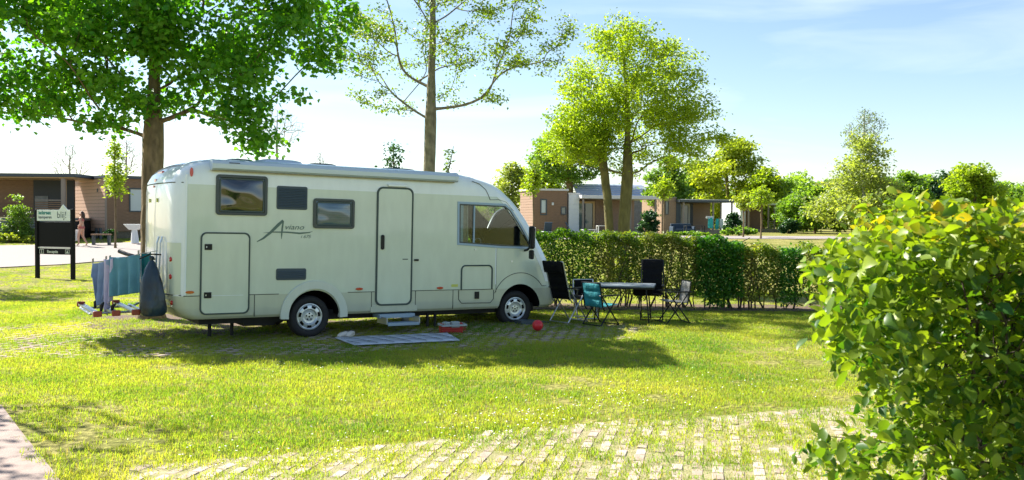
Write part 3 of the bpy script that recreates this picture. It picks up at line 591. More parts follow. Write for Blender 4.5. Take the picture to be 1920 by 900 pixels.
BT('tree', 'light green rounded tree rising between the wide shrub and the birch', 1572, 96, 326, 446, 96, LM['birch'], 6500, 0.2, seed=80)
BT('tree', 'dark green tree closing the gap left of the dark conifers', 1722, 98, 322, 446, 90, LM['back'], 6500, 0.2, seed=81)
BT('tree', 'pale green tree filling the gap right of the dark conifers', 1795, 100, 318, 446, 80, LM['birch'], 6000, 0.2, seed=82)
BT('tree', 'mid green tree low behind the near hedge, second from the right border', 1860, 98, 330, 446, 84, LM['back'], 6000, 0.2, seed=83)
BT('tree', 'mid green tree at the field edge directly right of the last porch', 1462, 100, 330, 446, 80, LM['back'], 5500, 0.2, seed=84)
BT('tree', 'mid green bushy tree between the birch and the conifers', 1660, 90, 326, 446, 110, LM['back'], 7000, 0.2, seed=38)
BT('shrub', 'low dark green bush at the feet of the conifers', 1755, 76, 375, 440, 120, LM['back'], 4200, 0.1, seed=39, cat='shrub', group='shrubs bordering the field')
# far wood closing the view on the right
rw = np.random.default_rng(90); n = 34000; xw = rw.uniform(at(1200, 410, 125).x, at(2050, 410, 125).x, n); Hw = 6.3+1.0*np.sin(xw*.33)+.8*np.sin(xw*.81+1)+.5*np.sin(xw*1.9)
zw = gz(xw, 125)+(Hw-1.2*np.clip((at(1460, 410, 125).x-xw)/8, 0, 1))*rw.uniform(0, 1, n)**.7; yw = 125+rw.uniform(-4, 4, n)+2*np.sin(xw*.8)
wood = leaf_cloud('far_wood', np.stack([xw, yw, zw], 1), .55, 'kite', LM['back'], None, .4, .2, np.clip(.5+.4*np.sin(xw*.5)+rw.normal(0, .25, n), 0, 1), rw); tag(wood, 'far off green wood closing the view behind the cabins and shrubs', 'wood', kind='stuff')
# slim street saplings by the cabins
for (px, Y, yt, yb, w, ybase, sd, lab, lm) in [(1000, 52, 300, 372, 26, 0, 41, 'slim young tree with a pale thin trunk before the first brown cabin', LM['maple']), (1427, 56, 345, 392, 52, 0, 42, 'young street tree with thin straight trunk in front of the last porch', LM['maple']),
                                         (1394, 60, 355, 396, 34, 0, 43, 'slender young tree beside the white cabin wall', LM['backgold']), (1245, 58, 330, 378, 34, 0, 44, 'slender young tree before the tan cabin end wall', LM['maple'])]:
    BT('young_tree', lab, px, Y, yt, yb, w, lm, 1100, 0.05, nt=40, seed=sd, group='young trees along the road', sig=0.16, lsize=0.17)
BT('young_tree', 'slim young tree with hanging yellow green sprays at the left brown cabin corner', 216, 42, 244, 372, 40, LM['maple'], 1300, 0.045, nt=60, seed=46, group='young trees along the road', sig=0.16, lsize=0.16, shape='cone')
# bare and distant trees on the left
def bare(px, Y, yt, w, seed, lab, base=440):
    BT('bare_tree', lab, px, Y, yt, yt+75, w, None, 0, 0.14, nt=420, seed=seed, bark=M['dead'], group='leafless trees in the distance', rtip=0.026)
bare(132, 110, 272, 84, 51, 'leafless tree behind the cabin roofs at the left')
bare(238, 105, 262, 60, 52, 'leafless tree just left of the big brown trunk')
bare(520, 100, 205, 110, 53, 'leafless tree showing above the roof at the rear skylight')
bare(600, 120, 285, 40, 54, 'small leafless tree above the middle of the roof')
BT('conifer', 'small narrow evergreen tip showing above the motorhome roof', 738, 80, 268, 420, 34, LM['backdark'], 2600, 0.15, seed=55, shape='cone', group=None)
BT('tree', 'tree crown left of the picture shading the lawn', -190, 25, 60, 300, 290, LM['linden'], 5000, 0.2, seed=56, group=None)
tree('tree', 'tree left of the path whose branches shade it', 'tree', [(-10.0, 11.2, 0), (-9.9, 11.2, 3), (-9.7, 11.0, 5.5)], 0.14, [((-9.4, 11.0, 5.6), (1.6, 1.8, 1.2), 1)], 60, 600, 'kite', 0.12, LM['alder'], M['bark'], seed=57, minh=2.5, step=0.3, rtip=0.012)

# ------------------------------------------------------------------ motorhome (local x forward, y away from the camera, z up)
YAW, NOSE = 0.574, 0.0173
van = thing('motorhome', 'pale champagne and white integrated motorhome parked on the grass with its awning rolled up', 'motorhome', (-3.2383, 14.3628, 0.0))
van.rotation_euler = (0, NOSE, YAW)
VW = 2.2
def tab(tb, v):
    return float(np.interp(v, [t[0] for t in tb], [t[1] for t in tb]))
UF = [(.36, 4.80), (.39, 4.88), (.5, 4.92), (.61, 4.93), (.82, 4.90), (1.12, 4.77), (1.46, 4.57), (1.72, 4.39), (2.01, 4.18), (2.31, 3.91), (2.51, 3.67), (2.62, 3.47), (2.70, 3.22), (2.76, 2.95), (2.80, 2.6), (2.82, 2.2)]
UR = [(.36, -1.88), (.42, -1.98), (.55, -2.10), (.75, -2.13), (2.3, -2.13), (2.46, -2.11), (2.58, -2.05), (2.68, -1.95), (2.75, -1.82), (2.80, -1.6), (2.82, -1.4)]
INS = [(.36, .05), (.40, .012), (.45, 0), (2.58, 0), (2.66, .012), (2.72, .04), (2.77, .10), (2.80, .2), (2.82, .34)]
def front_u(v, w):
    c = VW/2; hw = c-tab(INS, v); q = min(1, abs(w-c)/hw); r = .25; d = hw*(1-q); u = tab(UF, v)+0.15*(1-q*q)
    if d < r: u -= r-math.sqrt(max(0, r*r-(r-d)**2))
    return u
def rear_u(v, w):
    c = VW/2; hw = c-tab(INS, v); q = min(1, abs(w-c)/hw); r = .17; d = hw*(1-q); u = tab(UR, v)-0.09*(1-q*q)
    if d < r: u += r-math.sqrt(max(0, r*r-(r-d)**2))
    return u
vs_ = [.36, .40, .45, .55, .65, .72, .725, .82, .95, 1.12, 1.3, 1.46, 1.6, 1.8, 2.0, 2.2, 2.31, 2.40, 2.405, 2.46, 2.52, 2.58, 2.62, 2.66, 2.69, 2.72, 2.745, 2.77, 2.785, 2.80, 2.81, 2.82]
NW = 24
def outline(v):
    ins = tab(INS, v); c = VW/2; hw = c-ins; pts = []
    ws = [c-hw*math.cos(math.pi*j/NW) for j in range(NW+1)]
    us = np.linspace(0, 1, 13)
    ra, fa = rear_u(v, ws[0]), front_u(v, ws[0])
    for t in us[:-1]: pts.append((ra+(fa-ra)*t, ws[0]))
    for w in ws[:-1]: pts.append((front_u(v, w), w))
    for t in us[:-1]: pts.append((fa+(ra-fa)*t, ws[-1]))
    for w in ws[::-1][:-1]: pts.append((rear_u(v, w), w))
    return pts
body = MB(); rows = [outline(v) for v in vs_]; n = len(rows[0])
allv = [(p[0], p[1], v) for v, R_ in zip(vs_, rows) for p in R_]
fs, ms = [], []
for i in range(len(vs_)-1):
    for j in range(n):
        f = (i*n+j, i*n+(j+1) % n, (i+1)*n+(j+1) % n, (i+1)*n+j); c = np.mean([allv[k] for k in f], axis=0); v = c[2]; u = c[0]
        m_ = 0
        if v > 2.402: m_ = 1
        elif v < .7225: m_ = 2
        if u < -1.93 and v > .72 and m_ != 1: m_ = 1
        fs.append(f); ms.append(m_)
k0 = len(allv); allv.append((0.8, 1.1, 2.845)); allv.append((1.4, 1.1, .36))
for j in range(n):
    b0 = (len(vs_)-1)*n; fs.append((b0+j, b0+(j+1) % n, k0)); ms.append(1); fs.append(((j+1) % n, j, k0+1)); ms.append(2)
me = bpy.data.meshes.new('van_shell'); me.from_pydata(allv, [], fs); 
for q in ('beige', 'white', 'lower', 'cabgrey', 'darkmatte'): me.materials.append(M[q])
me.polygons.foreach_set('material_index', ms)
shell = bpy.data.objects.new('van_shell', me); COL.objects.link(shell)
bm = bmesh.new(); bm.from_mesh(me); bmesh.ops.recalc_face_normals(bm, faces=bm.faces); bm.to_mesh(me); bm.free()
def cutter(mb, mat):
    o = mb.build('cutter', [mat]); return o
cuts = []
for (u, r) in ((0.05, .43), (4.03, .46)):
    for (w0, w1) in ((-.3, .5), (1.7, 2.5)):
        mb = MB(); pol = [(u+r*math.cos(q), .34+r*math.sin(q)) for q in np.linspace(0, 2*math.pi, 40, endpoint=False)]; mb.prism(pol, w0, w1); cuts.append(cutter(mb, M['darkmatte']))
mb = MB(); mb.prism([(2.45, .95), (4.45, .95), (4.5, 1.2), (4.32, 1.46), (3.72, 2.26), (3.4, 2.52), (2.45, 2.55)], .07, VW-.07); cuts.append(cutter(mb, M['cabgrey']))
SIDEWIN = [(2.70, 1.545), (2.69, 2.26), (3.66, 2.25), (3.78, 2.17), (3.98, 1.92), (4.16, 1.67), (4.28, 1.48), (3.6, 1.49)]
mb = MB(); mb.prism(SIDEWIN, -.3, VW+.3); cuts.append(cutter(mb, M['dark']))
mb = MB(); mb.prism([(4.0, 1.5), (5.4, 1.5), (5.4, 2.40), (3.25, 2.40)], .11, VW-.11); cuts.append(cutter(mb, M['dark']))
for c in cuts:
    b = shell.modifiers.new('cut', 'BOOLEAN'); b.operation = 'DIFFERENCE'; b.object = c; b.solver = 'EXACT'
    try: b.material_mode = 'TRANSFER'
    except Exception: pass
bpy.context.view_layer.update()
dg = bpy.context.evaluated_depsgraph_get(); me2 = bpy.data.meshes.new_from_object(shell.evaluated_get(dg)); me2.name = 'body'
for c in cuts: bpy.data.objects.remove(c)
bpy.data.objects.remove(shell)
bodyo = bpy.data.objects.new('body', me2); COL.objects.link(bodyo); bodyo.parent = van
me2.polygons.foreach_set('use_smooth', [True]*len(me2.polygons)); me2.set_sharp_from_angle(angle=rad(28))

def ringpart(name, x0, x1, z0, z1, r, t, y0, y1, mat, parent=van, **k):
    return MB().ring(rrect(x0, x1, z0, z1, r), rrect(x0+t, x1-t, z0+t, z1-t, max(.005, r-t)), y0, y1).build(name, mat, parent, **k)
# seams, trims
def seam(*bx): MB().bx(*bx).build('panel_seam', M['seam'], van)
for (a, b) in ((-1.99, -1.75), (-1.01, -.54), (.62, 1.10), (1.80, 2.73)): seam(a, b, -.004, .004, .716, .727)
seam(3.497, 3.505, -.003, .003, .66, 1.5)
for u in (1.04, 1.86, 2.60, -.93): seam(u, u+.011, -.004, .003, .38, .715)
MB().tube([(4.03+.60*math.cos(q), -.002, .42+.59*math.sin(q)) for q in np.linspace(rad(158), rad(35), 22)]+[(4.84, .02, .755)], .006, 6).build('bumper_seam', M['seam'], van)
MB().bx(3.475, 3.497, -.006, .003, .80, 1.50).build('side_trim', M['white'], van, bevel=.003)
# white pillar running down beside the windscreen, along the nose
mb = MB(); vv = np.linspace(.84, 2.40, 22)
for i in range(len(vv)-1):
    a, b = vv[i], vv[i+1]
    def cu(v): return tab(UF, v)-.21
    def wd(v): return .085+.03*min(1, max(0, (v-1.3)))
    x = [(cu(a)-wd(a), -.006, a), (cu(a)+.02, -.006, a), (cu(b)+.02, -.006, b), (cu(b)-wd(b), -.006, b)]
    mb.add(x+[(p[0], .02, p[2]) for p in x], [(0, 1, 2, 3), (4, 7, 6, 5), (0, 3, 7, 4), (1, 5, 6, 2), (0, 4, 5, 1), (3, 2, 6, 7)])
# follow the rounded corner
for i in range(len(vv)-1):
    a, b = vv[i], vv[i+1]; ws = [0.0, .02, .05, .09, .14, .2]
    for j in range(len(ws)-1):
        P = [(front_u(v_, max(w_, .003))+.005, w_-.004, v_) for v_, w_ in ((a, ws[j]), (a, ws[j+1]), (b, ws[j+1]), (b, ws[j]))]
        mb.add(P, [(0, 1, 2, 3)])
mb.build('windscreen_pillar', M['white'], van, smooth=True)
# roof shell seam over the cab
MB().tube([(2.95, -.002, 2.66), (3.10, -.002, 2.62), (3.24, -.002, 2.52), (3.30, -.003, 2.42), (3.34, -.003, 2.34)], .006, 6).build('roof_seam', M['seam'], van)
MB().tube([(3.34, -.003, 2.34), (3.52, -.003, 2.35), (3.68, -.003, 2.31), (3.85, -.003, 2.15)], .005, 6).build('roof_seam', M['seam'], van)
# rear corner moulding
mb = MB(); mb.bx(-1.985, -1.955, -.012, .004, .73, 2.55); mb.build('corner_trim', M['white'], van, bevel=.006)
# upper blend line
# arches
def arc(cx, cz, r, a0, a1, n=28): return [(cx+r*math.cos(q), cz+r*math.sin(q)) for q in np.linspace(rad(a0), rad(a1), n)]
def arch(cx, ri, ro, cz, name, mat, y0=-.035):
    o_ = arc(cx, cz, ro, -4, 184); i_ = arc(cx, cz, ri, -6, 186); poly = o_+i_[::-1]; mb = MB(); n_ = len(o_)
    vs = [(p[0], y0, p[1]) for p in o_]+[(p[0], y0, p[1]) for p in i_]+[(p[0], .01, p[1]) for p in o_]+[(p[0], .06, p[1]) for p in i_]
    f = []
    for i in range(n_-1): f += [(i, i+1, n_+i+1, n_+i), (i, 2*n_+i, 2*n_+i+1, i+1), (n_+i, n_+i+1, 3*n_+i+1, 3*n_+i)]
    f += [(0, n_, 3*n_, 2*n_), (n_-1, 3*n_-1, 4*n_-1, 2*n_-1)]
    return mb.add(vs, f).build(name, mat, van, smooth=True, bevel=.006)
arch(.05, .43, .565, .36, 'wheel_arch', M['arch'])
# windows
def hinged(name, x0, x1, z0, z1, panemat, bulge=.02, noise_amp=0.0):
    f = ringpart(name, x0, x1, z0, z1, .05, .045, -.03, .004, M['frame'], bevel=.006)
    f2 = ringpart('inner_frame', x0+.05, x1-.05, z0+.05, z1-.05, .04, .022, -.026, .002, M['seal'], parent=f)
    nx, nz = 26, 20; V = []; F = []
    for j in range(nz+1):
        for i in range(nx+1):
            a, b = i/nx, j/nz; e = (1-(2*a-1)**4)*(1-(2*b-1)**4)
            y = -.010-bulge*e-noise_amp*(math.sin(a*6+b*3)*math.cos(b*7-a*2))*e
            V.append((x0+.04+(x1-x0-.08)*a, y, z0+.04+(z1-z0-.08)*b))
    for j in range(nz):
        for i in range(nx): k = j*(nx+1)+i; F.append((k, k+1, k+nx+2, k+nx+1))
    MB().add(V, F).build('pane', panemat, f, smooth=True)
    return f
w1 = hinged('window', -1.54, -.75, 1.95, 2.565, M['acryl'], .035, .012)
w2 = hinged('window', .0, .71, 1.77, 2.255, M['blind'], .02, .006)
# louvred fridge vents
def vent(x0, x1, z0, z1, ns):
    f = MB().prism(rrect(x0, x1, z0, z1, .03), -.014, .004).build('vent', M['vent'], van, bevel=.004)
    for i in range(ns):
        z = z0+.03+(z1-z0-.06)*(i+.5)/ns
        MB().box(((x0+x1)/2, -.02, z), (x1-x0-.05, .012, (z1-z0-.06)/ns*.55), 0, Matrix.Rotation(rad(-25), 3, 'X')).build('slat', M['vent'], f)
vent(-.60, -.10, 2.06, 2.43, 12); vent(-.59, -.10, .94, 1.125, 4)
# locker hatches
def hatch(x0, x1, z0, z1, r, latches):
    f = MB().prism(rrect(x0+.02, x1-.02, z0+.02, z1-.02, r), -.012, .002).build('hatch', M['beige'], van, bevel=.004)
    ringpart('seal', x0, x1, z0, z1, r, .024, -.018, .003, M['seal'], parent=f, bevel=.004)
    for (x, z) in latches:
        MB().bx(x-.055, x+.055, -.026, -.008, z-.045, z+.045).build('latch', M['dark'], f, bevel=.006)
        MB().bx(x-.035, x-.022, -.030, -.02, z-.012, z+.012).build('keyhole', M['silver'], f)
    for zz_ in (z0+.2, z1-.2): MB().tube([(x1-.012, -.022, zz_-.05), (x1-.012, -.022, zz_+.05)], .010, 6).build('hinge', M['seal'], f)
    return f
hatch(-1.755, -1.005, .43, 1.685, .09, [(-1.64, 1.46), (-1.64, .73)])
MB().bx(-1.66, -1.10, -.0155, -.010, .716, .724).build('hatch_crease', M['white'], van)
mb = MB(); o_ = [(2.77, .725)]+[(2.77, 1.07)]+[(2.85-.08*math.cos(q), 1.07+.08*math.sin(q)) for q in np.linspace(0, math.pi/2, 6)]+[(3.33+.08*math.sin(q), 1.07+.08*math.cos(q)) for q in np.linspace(0, math.pi/2, 6)]+[(3.41, .725)]
mb.tube([(p[0], -.006, p[1]) for p in o_], .014, 6); mb.build('hatch_seal', M['seal'], van)
mb = MB().bx(2.72, 3.44, -.006, .002, .712, .724); mb.tube([(2.72, -.003, .71), (2.72, -.003, .55), (2.78, -.003, .48), (3.38, -.003, .47), (3.45, -.003, .54), (3.45, -.003, .70)], .007, 6); mb.build('hatch_seal', M['seam'], van)
f = MB().bx(3.05, 3.14, -.02, .002, .55, .68).build('hatch_lock', M['dark'], van, bevel=.006)
for c_ in ((3.05, 0, 1.44), (3.83, 0, 1.22)): MB().lathe([(.001, -.01), (.021, -.01), (.024, 0.004)], 16, c_, 'Y').build('lock_cap', M['silver'], van, smooth=True)
MB().bx(2.57, 2.70, -.006, .002, .775, .82).build('sticker', M['label'], van)
# entrance door
door = MB().prism(rrect(1.14, 1.76, .51, 2.46, .09), -.016, .002).build('entrance_door', M['beige'], van, bevel=.004)
ringpart('seal', 1.11, 1.79, .48, 2.49, .11, .03, -.022, .003, M['seal'], parent=door, bevel=.005)
h = MB().prism(rrect(1.19, 1.25, 1.43, 1.68, .028), -.045, -.012).build('handle', M['dark'], door, bevel=.008)
MB().bx(1.60, 1.70, -.02, -.014, 1.26, 1.275).build('door_stay', M['seal'], door)
MB().bx(1.83, 1.91, -.02, .002, 1.235, 1.27).build('door_catch', M['dark'], van, bevel=.005)
MB().prism(rrect(1.30, 1.66, 2.50, 2.54, .019), -.05, .004).build('porch_light', M['white'], van, bevel=.006)
# door sill skirt
MB().prism([(1.03, .375), (1.90, .375), (1.90, .46), (1.82, .50), (1.11, .50), (1.03, .46)], -.012, .003).build('door_sill', M['lower'], van, bevel=.006)
# markers
for (u, v, mt) in ((-1.90, .78, 'orange'), (.82, .775, 'red'), (2.34, .76, 'red')):
    MB().prism([(u+.065*math.cos(q), v+.022*math.sin(q)) for q in np.linspace(0, 2*math.pi, 14, endpoint=False)], -.018, .002).build('side_marker', M[mt], van, bevel=.004)
MB().prism([(4.72+.035*math.cos(q), 1.02+.05*math.sin(q)) for q in np.linspace(0, 2*math.pi, 14, endpoint=False)], -.0, .04).build('indicator', M['red'], van, bevel=.004)
MB().prism([(-1.90+.025*math.cos(q), 2.58+.07*math.sin(q)) for q in np.linspace(0, 2*math.pi, 14, endpoint=False)], -.018, .002).build('clearance_lamp', M['red'], van, bevel=.004)
# cab side window: surround, sliding pane bar, glass on both sides
def inset(poly, t):
    c = np.mean(poly, axis=0); out = []
    n_ = len(poly)
    for i in range(n_):
        p0, p1, p2 = map(np.array, (poly[i-1], poly[i], poly[(i+1) % n_])); e1 = (p1-p0)/np.linalg.norm(p1-p0); e2 = (p2-p1)/np.linalg.norm(p2-p1)
        n1 = np.array([-e1[1], e1[0]]); n2 = np.array([-e2[1], e2[0]])
        if np.dot(n1, c-p1) < 0: n1, n2 = -n1, -n2
        b = (n1+n2); b /= np.linalg.norm(b); out.append(tuple(p1+b*t/max(.5, np.dot(b, n1))))
    return out
fr = MB().ring(inset(SIDEWIN, -.028), inset(SIDEWIN, .012), -.012, .004).build('cab_window', M['blueframe'], van, bevel=.004)
MB().ring(inset(SIDEWIN, .010), inset(SIDEWIN, .034), -.009, .02).build('window_rubber', M['frame'], fr)
MB().prism(inset(SIDEWIN, .012), .012, .018).build('glass', M['glass'], fr)
MB().bx(2.745, 2.80, .02, .03, 1.56, 2.24).build('sliding_frame', M['blueframe'], fr)
MB().bx(3.0, 3.025, -.008, .022, 1.55, 2.25).build('sliding_frame', M['blueframe'], fr)
MB().prism(inset(SIDEWIN, .012), VW-.018, VW-.012).build('far_glass', M['glass'], fr)
# windscreen glass
V = []; F = []; wsn = np.linspace(.11, VW-.11, 19); vn = np.linspace(1.5, 2.40, 11)
for v in vn:
    for w in wsn: V.append((front_u(v, w)-.02, w, v))
for j in range(len(vn)-1):
    for i in range(len(wsn)-1): k = j*len(wsn)+i; F.append((k, k+1, k+len(wsn)+1, k+len(wsn)))
MB().add(V, F).build('windscreen', M['glass'], van, smooth=True)
# cab interior seen through the glass
cab = MB(); cab.bx(4.0, 4.6, .12, VW-.12, .95, 1.34).build('dashboard', M['darkmatte'], van, bevel=.03)
for w in (.32, 1.38):
    s_ = MB().bx(2.95, 3.5, w, w+.5, .95, 1.15).build('cab_seat', M['cabgrey'], van, bevel=.04)
    MB().box((2.93, w+.25, 1.42), (.14, .46, .62), 0, Matrix.Rotation(rad(-12), 3, 'Y')).box((2.84, w+.25, 1.82), (.10, .26, .17)).build('seat_back', M['cabgrey'], s_, bevel=.04)
ci = [(2.86+.05*math.cos(i*1.3)+.012*i, .10+.02*math.sin(i*1.9)) for i in range(10)]
mb = MB()
for (x0, w0) in ((2.82, .09),):
    pts = [(x0+.018*i, w0+.03*math.sin(i*1.7)) for i in range(9)]
    for i in range(8):
        a, b = pts[i], pts[i+1]; mb.add([(a[0], a[1], 1.2), (b[0], b[1], 1.2), (b[0]-.02, b[1]+.01, 2.35), (a[0]-.02, a[1]+.01, 2.35)], [(0, 1, 2, 3)])
mb.build('curtain', M['curtain'], van, smooth=True)
mb = MB(); mb.tube([(4.0+.19*math.cos(q)*.4, 1.62+.19*math.sin(q), 1.42+.19*math.cos(q)) for q in np.linspace(0, 2*math.pi, 25)], .014, 6); mb.build('steering_wheel', M['dark'], van)
# mirror
mr = MB().bx(4.07, 4.14, -.31, -.17, 1.46, 1.88).build('door_mirror', M['dark'], van, bevel=.03)
MB().bx(4.075, 4.135, -.30, -.18, 1.27, 1.44).build('lower_mirror', M['dark'], mr, bevel=.025)
MB().tube([(4.12, .03, 1.42), (4.11, -.1, 1.44), (4.11, -.2, 1.5)], .022, 8).build('mirror_arm', M['dark'], mr)
MB().bx(4.142, 4.147, -.30, -.18, 1.48, 1.86).build('mirror_edge', M['white'], mr)
# lettering
def text(body_, size, loc, mat, parent, rot=(math.pi/2, 0, 0), shear=0.0, name='lettering', ext=.001, sx=1.0, align='LEFT', bold=0.0):
    cu = bpy.data.curves.new(name, 'FONT'); cu.body = body_; cu.size = size; cu.extrude = ext; cu.shear = shear; cu.align_x = align; cu.offset = bold; cu.resolution_u = 3
    t = bpy.data.objects.new(name, cu); COL.objects.link(t); bpy.context.view_layer.update()
    me_ = bpy.data.meshes.new_from_object(t.evaluated_get(bpy.context.evaluated_depsgraph_get())); bpy.data.objects.remove(t)
    me_.materials.clear(); me_.materials.append(mat); o = bpy.data.objects.new(name, me_); COL.objects.link(o); o.parent = parent; o.location = loc; o.rotation_euler = rot; o.scale = (sx, 1, 1); return o
lg = MB()
def brush(pts, wds, y=-.0035):
    L_ = []; 
    for i, p in enumerate(pts):
        a = np.array(pts[max(0, i-1)]); b = np.array(pts[min(len(pts)-1, i+1)]); d = (b-a)/np.linalg.norm(b-a); nn = np.array([-d[1], d[0]])*wds[i]/2; L_.append((np.array(p)+nn, np.array(p)-nn))
    for i in range(len(pts)-1):
        q = [L_[i][0], L_[i][1], L_[i+1][1], L_[i+1][0]]; lg.add([(p[0], y, p[1]) for p in q]+[(p[0], .001, p[1]) for p in q], [(0, 1, 2, 3), (0, 4, 5, 1), (1, 5, 6, 2), (2, 6, 7, 3), (3, 7, 4, 0)])
brush([(-.90, 1.545), (-.80, 1.60), (-.68, 1.70), (-.56, 1.82), (-.49, 1.885)], [.012, .03, .042, .048, .035])
brush([(-.485, 1.88), (-.50, 1.78), (-.51, 1.66), (-.512, 1.59)], [.02, .028, .022, .006])
brush([(-.80, 1.685), (-.62, 1.70), (-.42, 1.70), (-.22, 1.685), (-.06, 1.70), (.0, 1.722)], [.004, .018, .022, .028, .018, .003], -.004)
lg.build('logo', M['logo'], van)
text('viano', .118, (-.475, -.004, 1.745), M['logo'], van, shear=.35, sx=1.28)
text('i 675', .075, (-.20, -.004, 1.61), M['logo'], van, shear=.3, sx=1.1)
# awning case
ap = [(.0, 2.625), (-.10, 2.625), (-.135, 2.65), (-.14, 2.72), (-.12, 2.765), (-.06, 2.785), (.02, 2.785), (.04, 2.70)]
aw = MB().prism([(p[0], p[1]) for p in ap], -1.60, 2.56, plane='YZ').build('awning_case', M['awn'], van, bevel=.004)
for (a, b) in ((-1.63, -1.58), (2.54, 2.60)): MB().prism([(p[0]*1.04, (p[1]-2.7)*1.06+2.7) for p in ap], a, b, plane='YZ').build('end_cap', M['awn'], aw, bevel=.005)
MB().bx(-1.38, -1.22, -.142, -.13, 2.735, 2.745).build('badge', M['dark'], aw)
MB().bx(-1.60, 2.56, -.06, .0, 2.609, 2.622).build('awning_gasket', M['curtain'], aw)
# roof fittings
def dome(u, w, ru, rw, h_, mat, name='skylight', z=2.815):
    mb = MB(); pr = [(1, 0), (1, .35), (.93, .7), (.7, .93), (.35, 1), (0, 1.02)]
    n_ = 28; vs = [(u+ru*r_*math.copysign(abs(math.cos(q))**.6, math.cos(q)), w+rw*r_*math.copysign(abs(math.sin(q))**.6, math.sin(q)), z+h_*k) for r_, k in pr for q in [2*math.pi*j/n_ for j in range(n_)]]
    mb.add(vs, [(i*n_+j, i*n_+(j+1) % n_, (i+1)*n_+(j+1) % n_, (i+1)*n_+j) for i in range(len(pr)-1) for j in range(n_)]); return mb.build(name, mat, van, smooth=True)
dome(-.29, .9, .38, .3, .085, M['awn']); dome(-.95, .9, .22, .2, .06, M['vent'], 'roof_vent'); dome(.46, .9, .25, .22, .065, M['greycloth'], 'roof_vent'); dome(1.86, .9, .34, .3, .055, M['vent'], 'skylight')
# rear face details
def rear_pt(w, v, off=.0): return (rear_u(v, w)-off, w, v)
for (v, hgt) in ((1.27, .075), (1.01, .08), (.62, .07)):
    w = .13; p = rear_pt(w, v); MB().lathe([(0, -.02), (hgt*.35, -.02), (hgt*.5, -.008), (hgt*.5, .01)], 18, (p[0]-.005, p[1], p[2]), 'X').build('rear_lamp', M['red'], van, smooth=True)
lp = [rear_pt(w, v, .012) for v in np.linspace(.75, 1.52, 8) for w in np.linspace(.01, .26, 7)]
MB().add(lp, [(j*7+i, j*7+i+1, j*7+i+8, j*7+i+7) for j in range(7) for i in range(6)]).build('lamp_housing', M['beige'], van, smooth=True)
for v_ in (.735, 2.42): MB().tube([rear_pt(w, v_, .004) for w in np.linspace(.01, VW-.01, 22)], .008, 6).build('rear_seam', M['seam'], van)
MB().box((rear_u(2.62, 1.1)-.01, 1.1, 2.60), (.04, .34, .05)).build('brake_light', M['red'], van, bevel=.01)
MB().box((rear_u(2.48, 1.1)-.006, 1.1, 2.47), (.01, .13, .06)).build('maker_badge', M['red'], van)
MB().box((rear_u(2.36, 1.1)-.006, 1.1, 2.38), (.012, .06, .035)).build('maker_badge', M['red'], van)
for w in (.8, 1.35): MB().box((rear_u(2.2, w)-.01, w, 2.16), (.02, .05, .06)).build('rear_latch', M['label'], van, bevel=.005)
MB().bx(-2.19, -2.16, .75, 1.0, 1.0, 1.02).build('rear_plate', M['white'], van)
for w in (.45, .62): MB().tube([(rear_u(.8, w)-.01, w, .80), (rear_u(.8, w)-.06, w, .9), (rear_u(1.3, w)-.05, w, 1.5), (rear_u(1.9, w)-.02, w, 1.6)], .014, 8).build('rack_mount', M['silver'], van)
# underbody, axles
MB().bx(-1.7, 4.5, .25, VW-.25, .26, .42).bx(-1.0, -.5, .3, 1.9, .2, .3).build('underbody', M['under'], van)
for u in (0, 3.99): MB().tube([(u, .2, .34), (u, 2.0, .34)], .05, 8).build('axle', M['under'], van)
for u in (-1.45, -1.1): MB().tube([(u, .6, .3), (u, .6, .03)], .03, 8).build('steady_leg', M['under'], van)
def wheel(u, w, side, steer=0.0):
    wh = MB().lathe([(0, -.02), (.2, -.02), (.2, .10), (0, .10)], 24, (0, 0, 0), 'Y').build('wheel', M['darkmatte'], van, loc=(u, w, .335)); wh.rotation_euler = (0, 0, steer+(0 if side < 0 else math.pi))
    MB().lathe([(.215, -.075), (.225, -.10), (.255, -.115), (.30, -.112), (.325, -.098), (.338, -.07), (.34, -.03), (.334, -.028), (.334, -.018), (.34, -.016), (.34, .016), (.334, .018), (.334, .028), (.34, .03), (.338, .07), (.325, .098), (.28, .11), (.215, .09)], 56, (0, 0, 0), 'Y').build('tyre', M['tyre'], wh, smooth=True, sharp=50)
    rm = MB().lathe([(.222, -.078), (.214, -.096), (.203, -.098), (.195, -.088), (.185, -.085), (.16, -.092), (.13, -.094), (.118, -.086), (.108, -.075), (.075, -.072), (.068, -.08), (.03, -.083), (0, -.083)], 56, (0, 0, 0), 'Y').build('rim', M['silver'], wh, smooth=True, sharp=30)
    mb = MB()
    for k in range(7):
        q0 = rad(90+k*360/7+13); q1 = rad(90+(k+1)*360/7-13); qs = np.linspace(q0, q1, 7); o_ = [(.182*math.cos(q), .182*math.sin(q)) for q in qs]; i_ = [(.142*math.cos(q), .142*math.sin(q)) for q in qs[::-1]]
        mb.prism(o_+i_, -.0955, -.07)
    for k in range(5): q = rad(90+k*72); mb.prism([(.05*math.cos(q)+.013*math.cos(a), .05*math.sin(q)+.013*math.sin(a)) for a in np.linspace(0, 2*math.pi, 10, endpoint=False)], -.086, -.06)
    mb.prism([(.014*math.cos(a), .014*math.sin(a)) for a in np.linspace(0, 2*math.pi, 10, endpoint=False)], -.087, -.06)
    mb.build('rim_slots', M['darkmatte'], wh)
    return wh
wheel(0, .17, -1); wheel(3.99, .17, -1, rad(-6)); wheel(0, 2.03, 1); wheel(3.99, 2.03, 1, rad(-6))
MB().lathe([(0, -.03), (.16, -.03), (.18, -.02), (.19, 0), (.18, .02), (0, .02)], 24, (2.0, .45, .28), 'Y').build('spare_wheel', M['steel'], van, smooth=True)
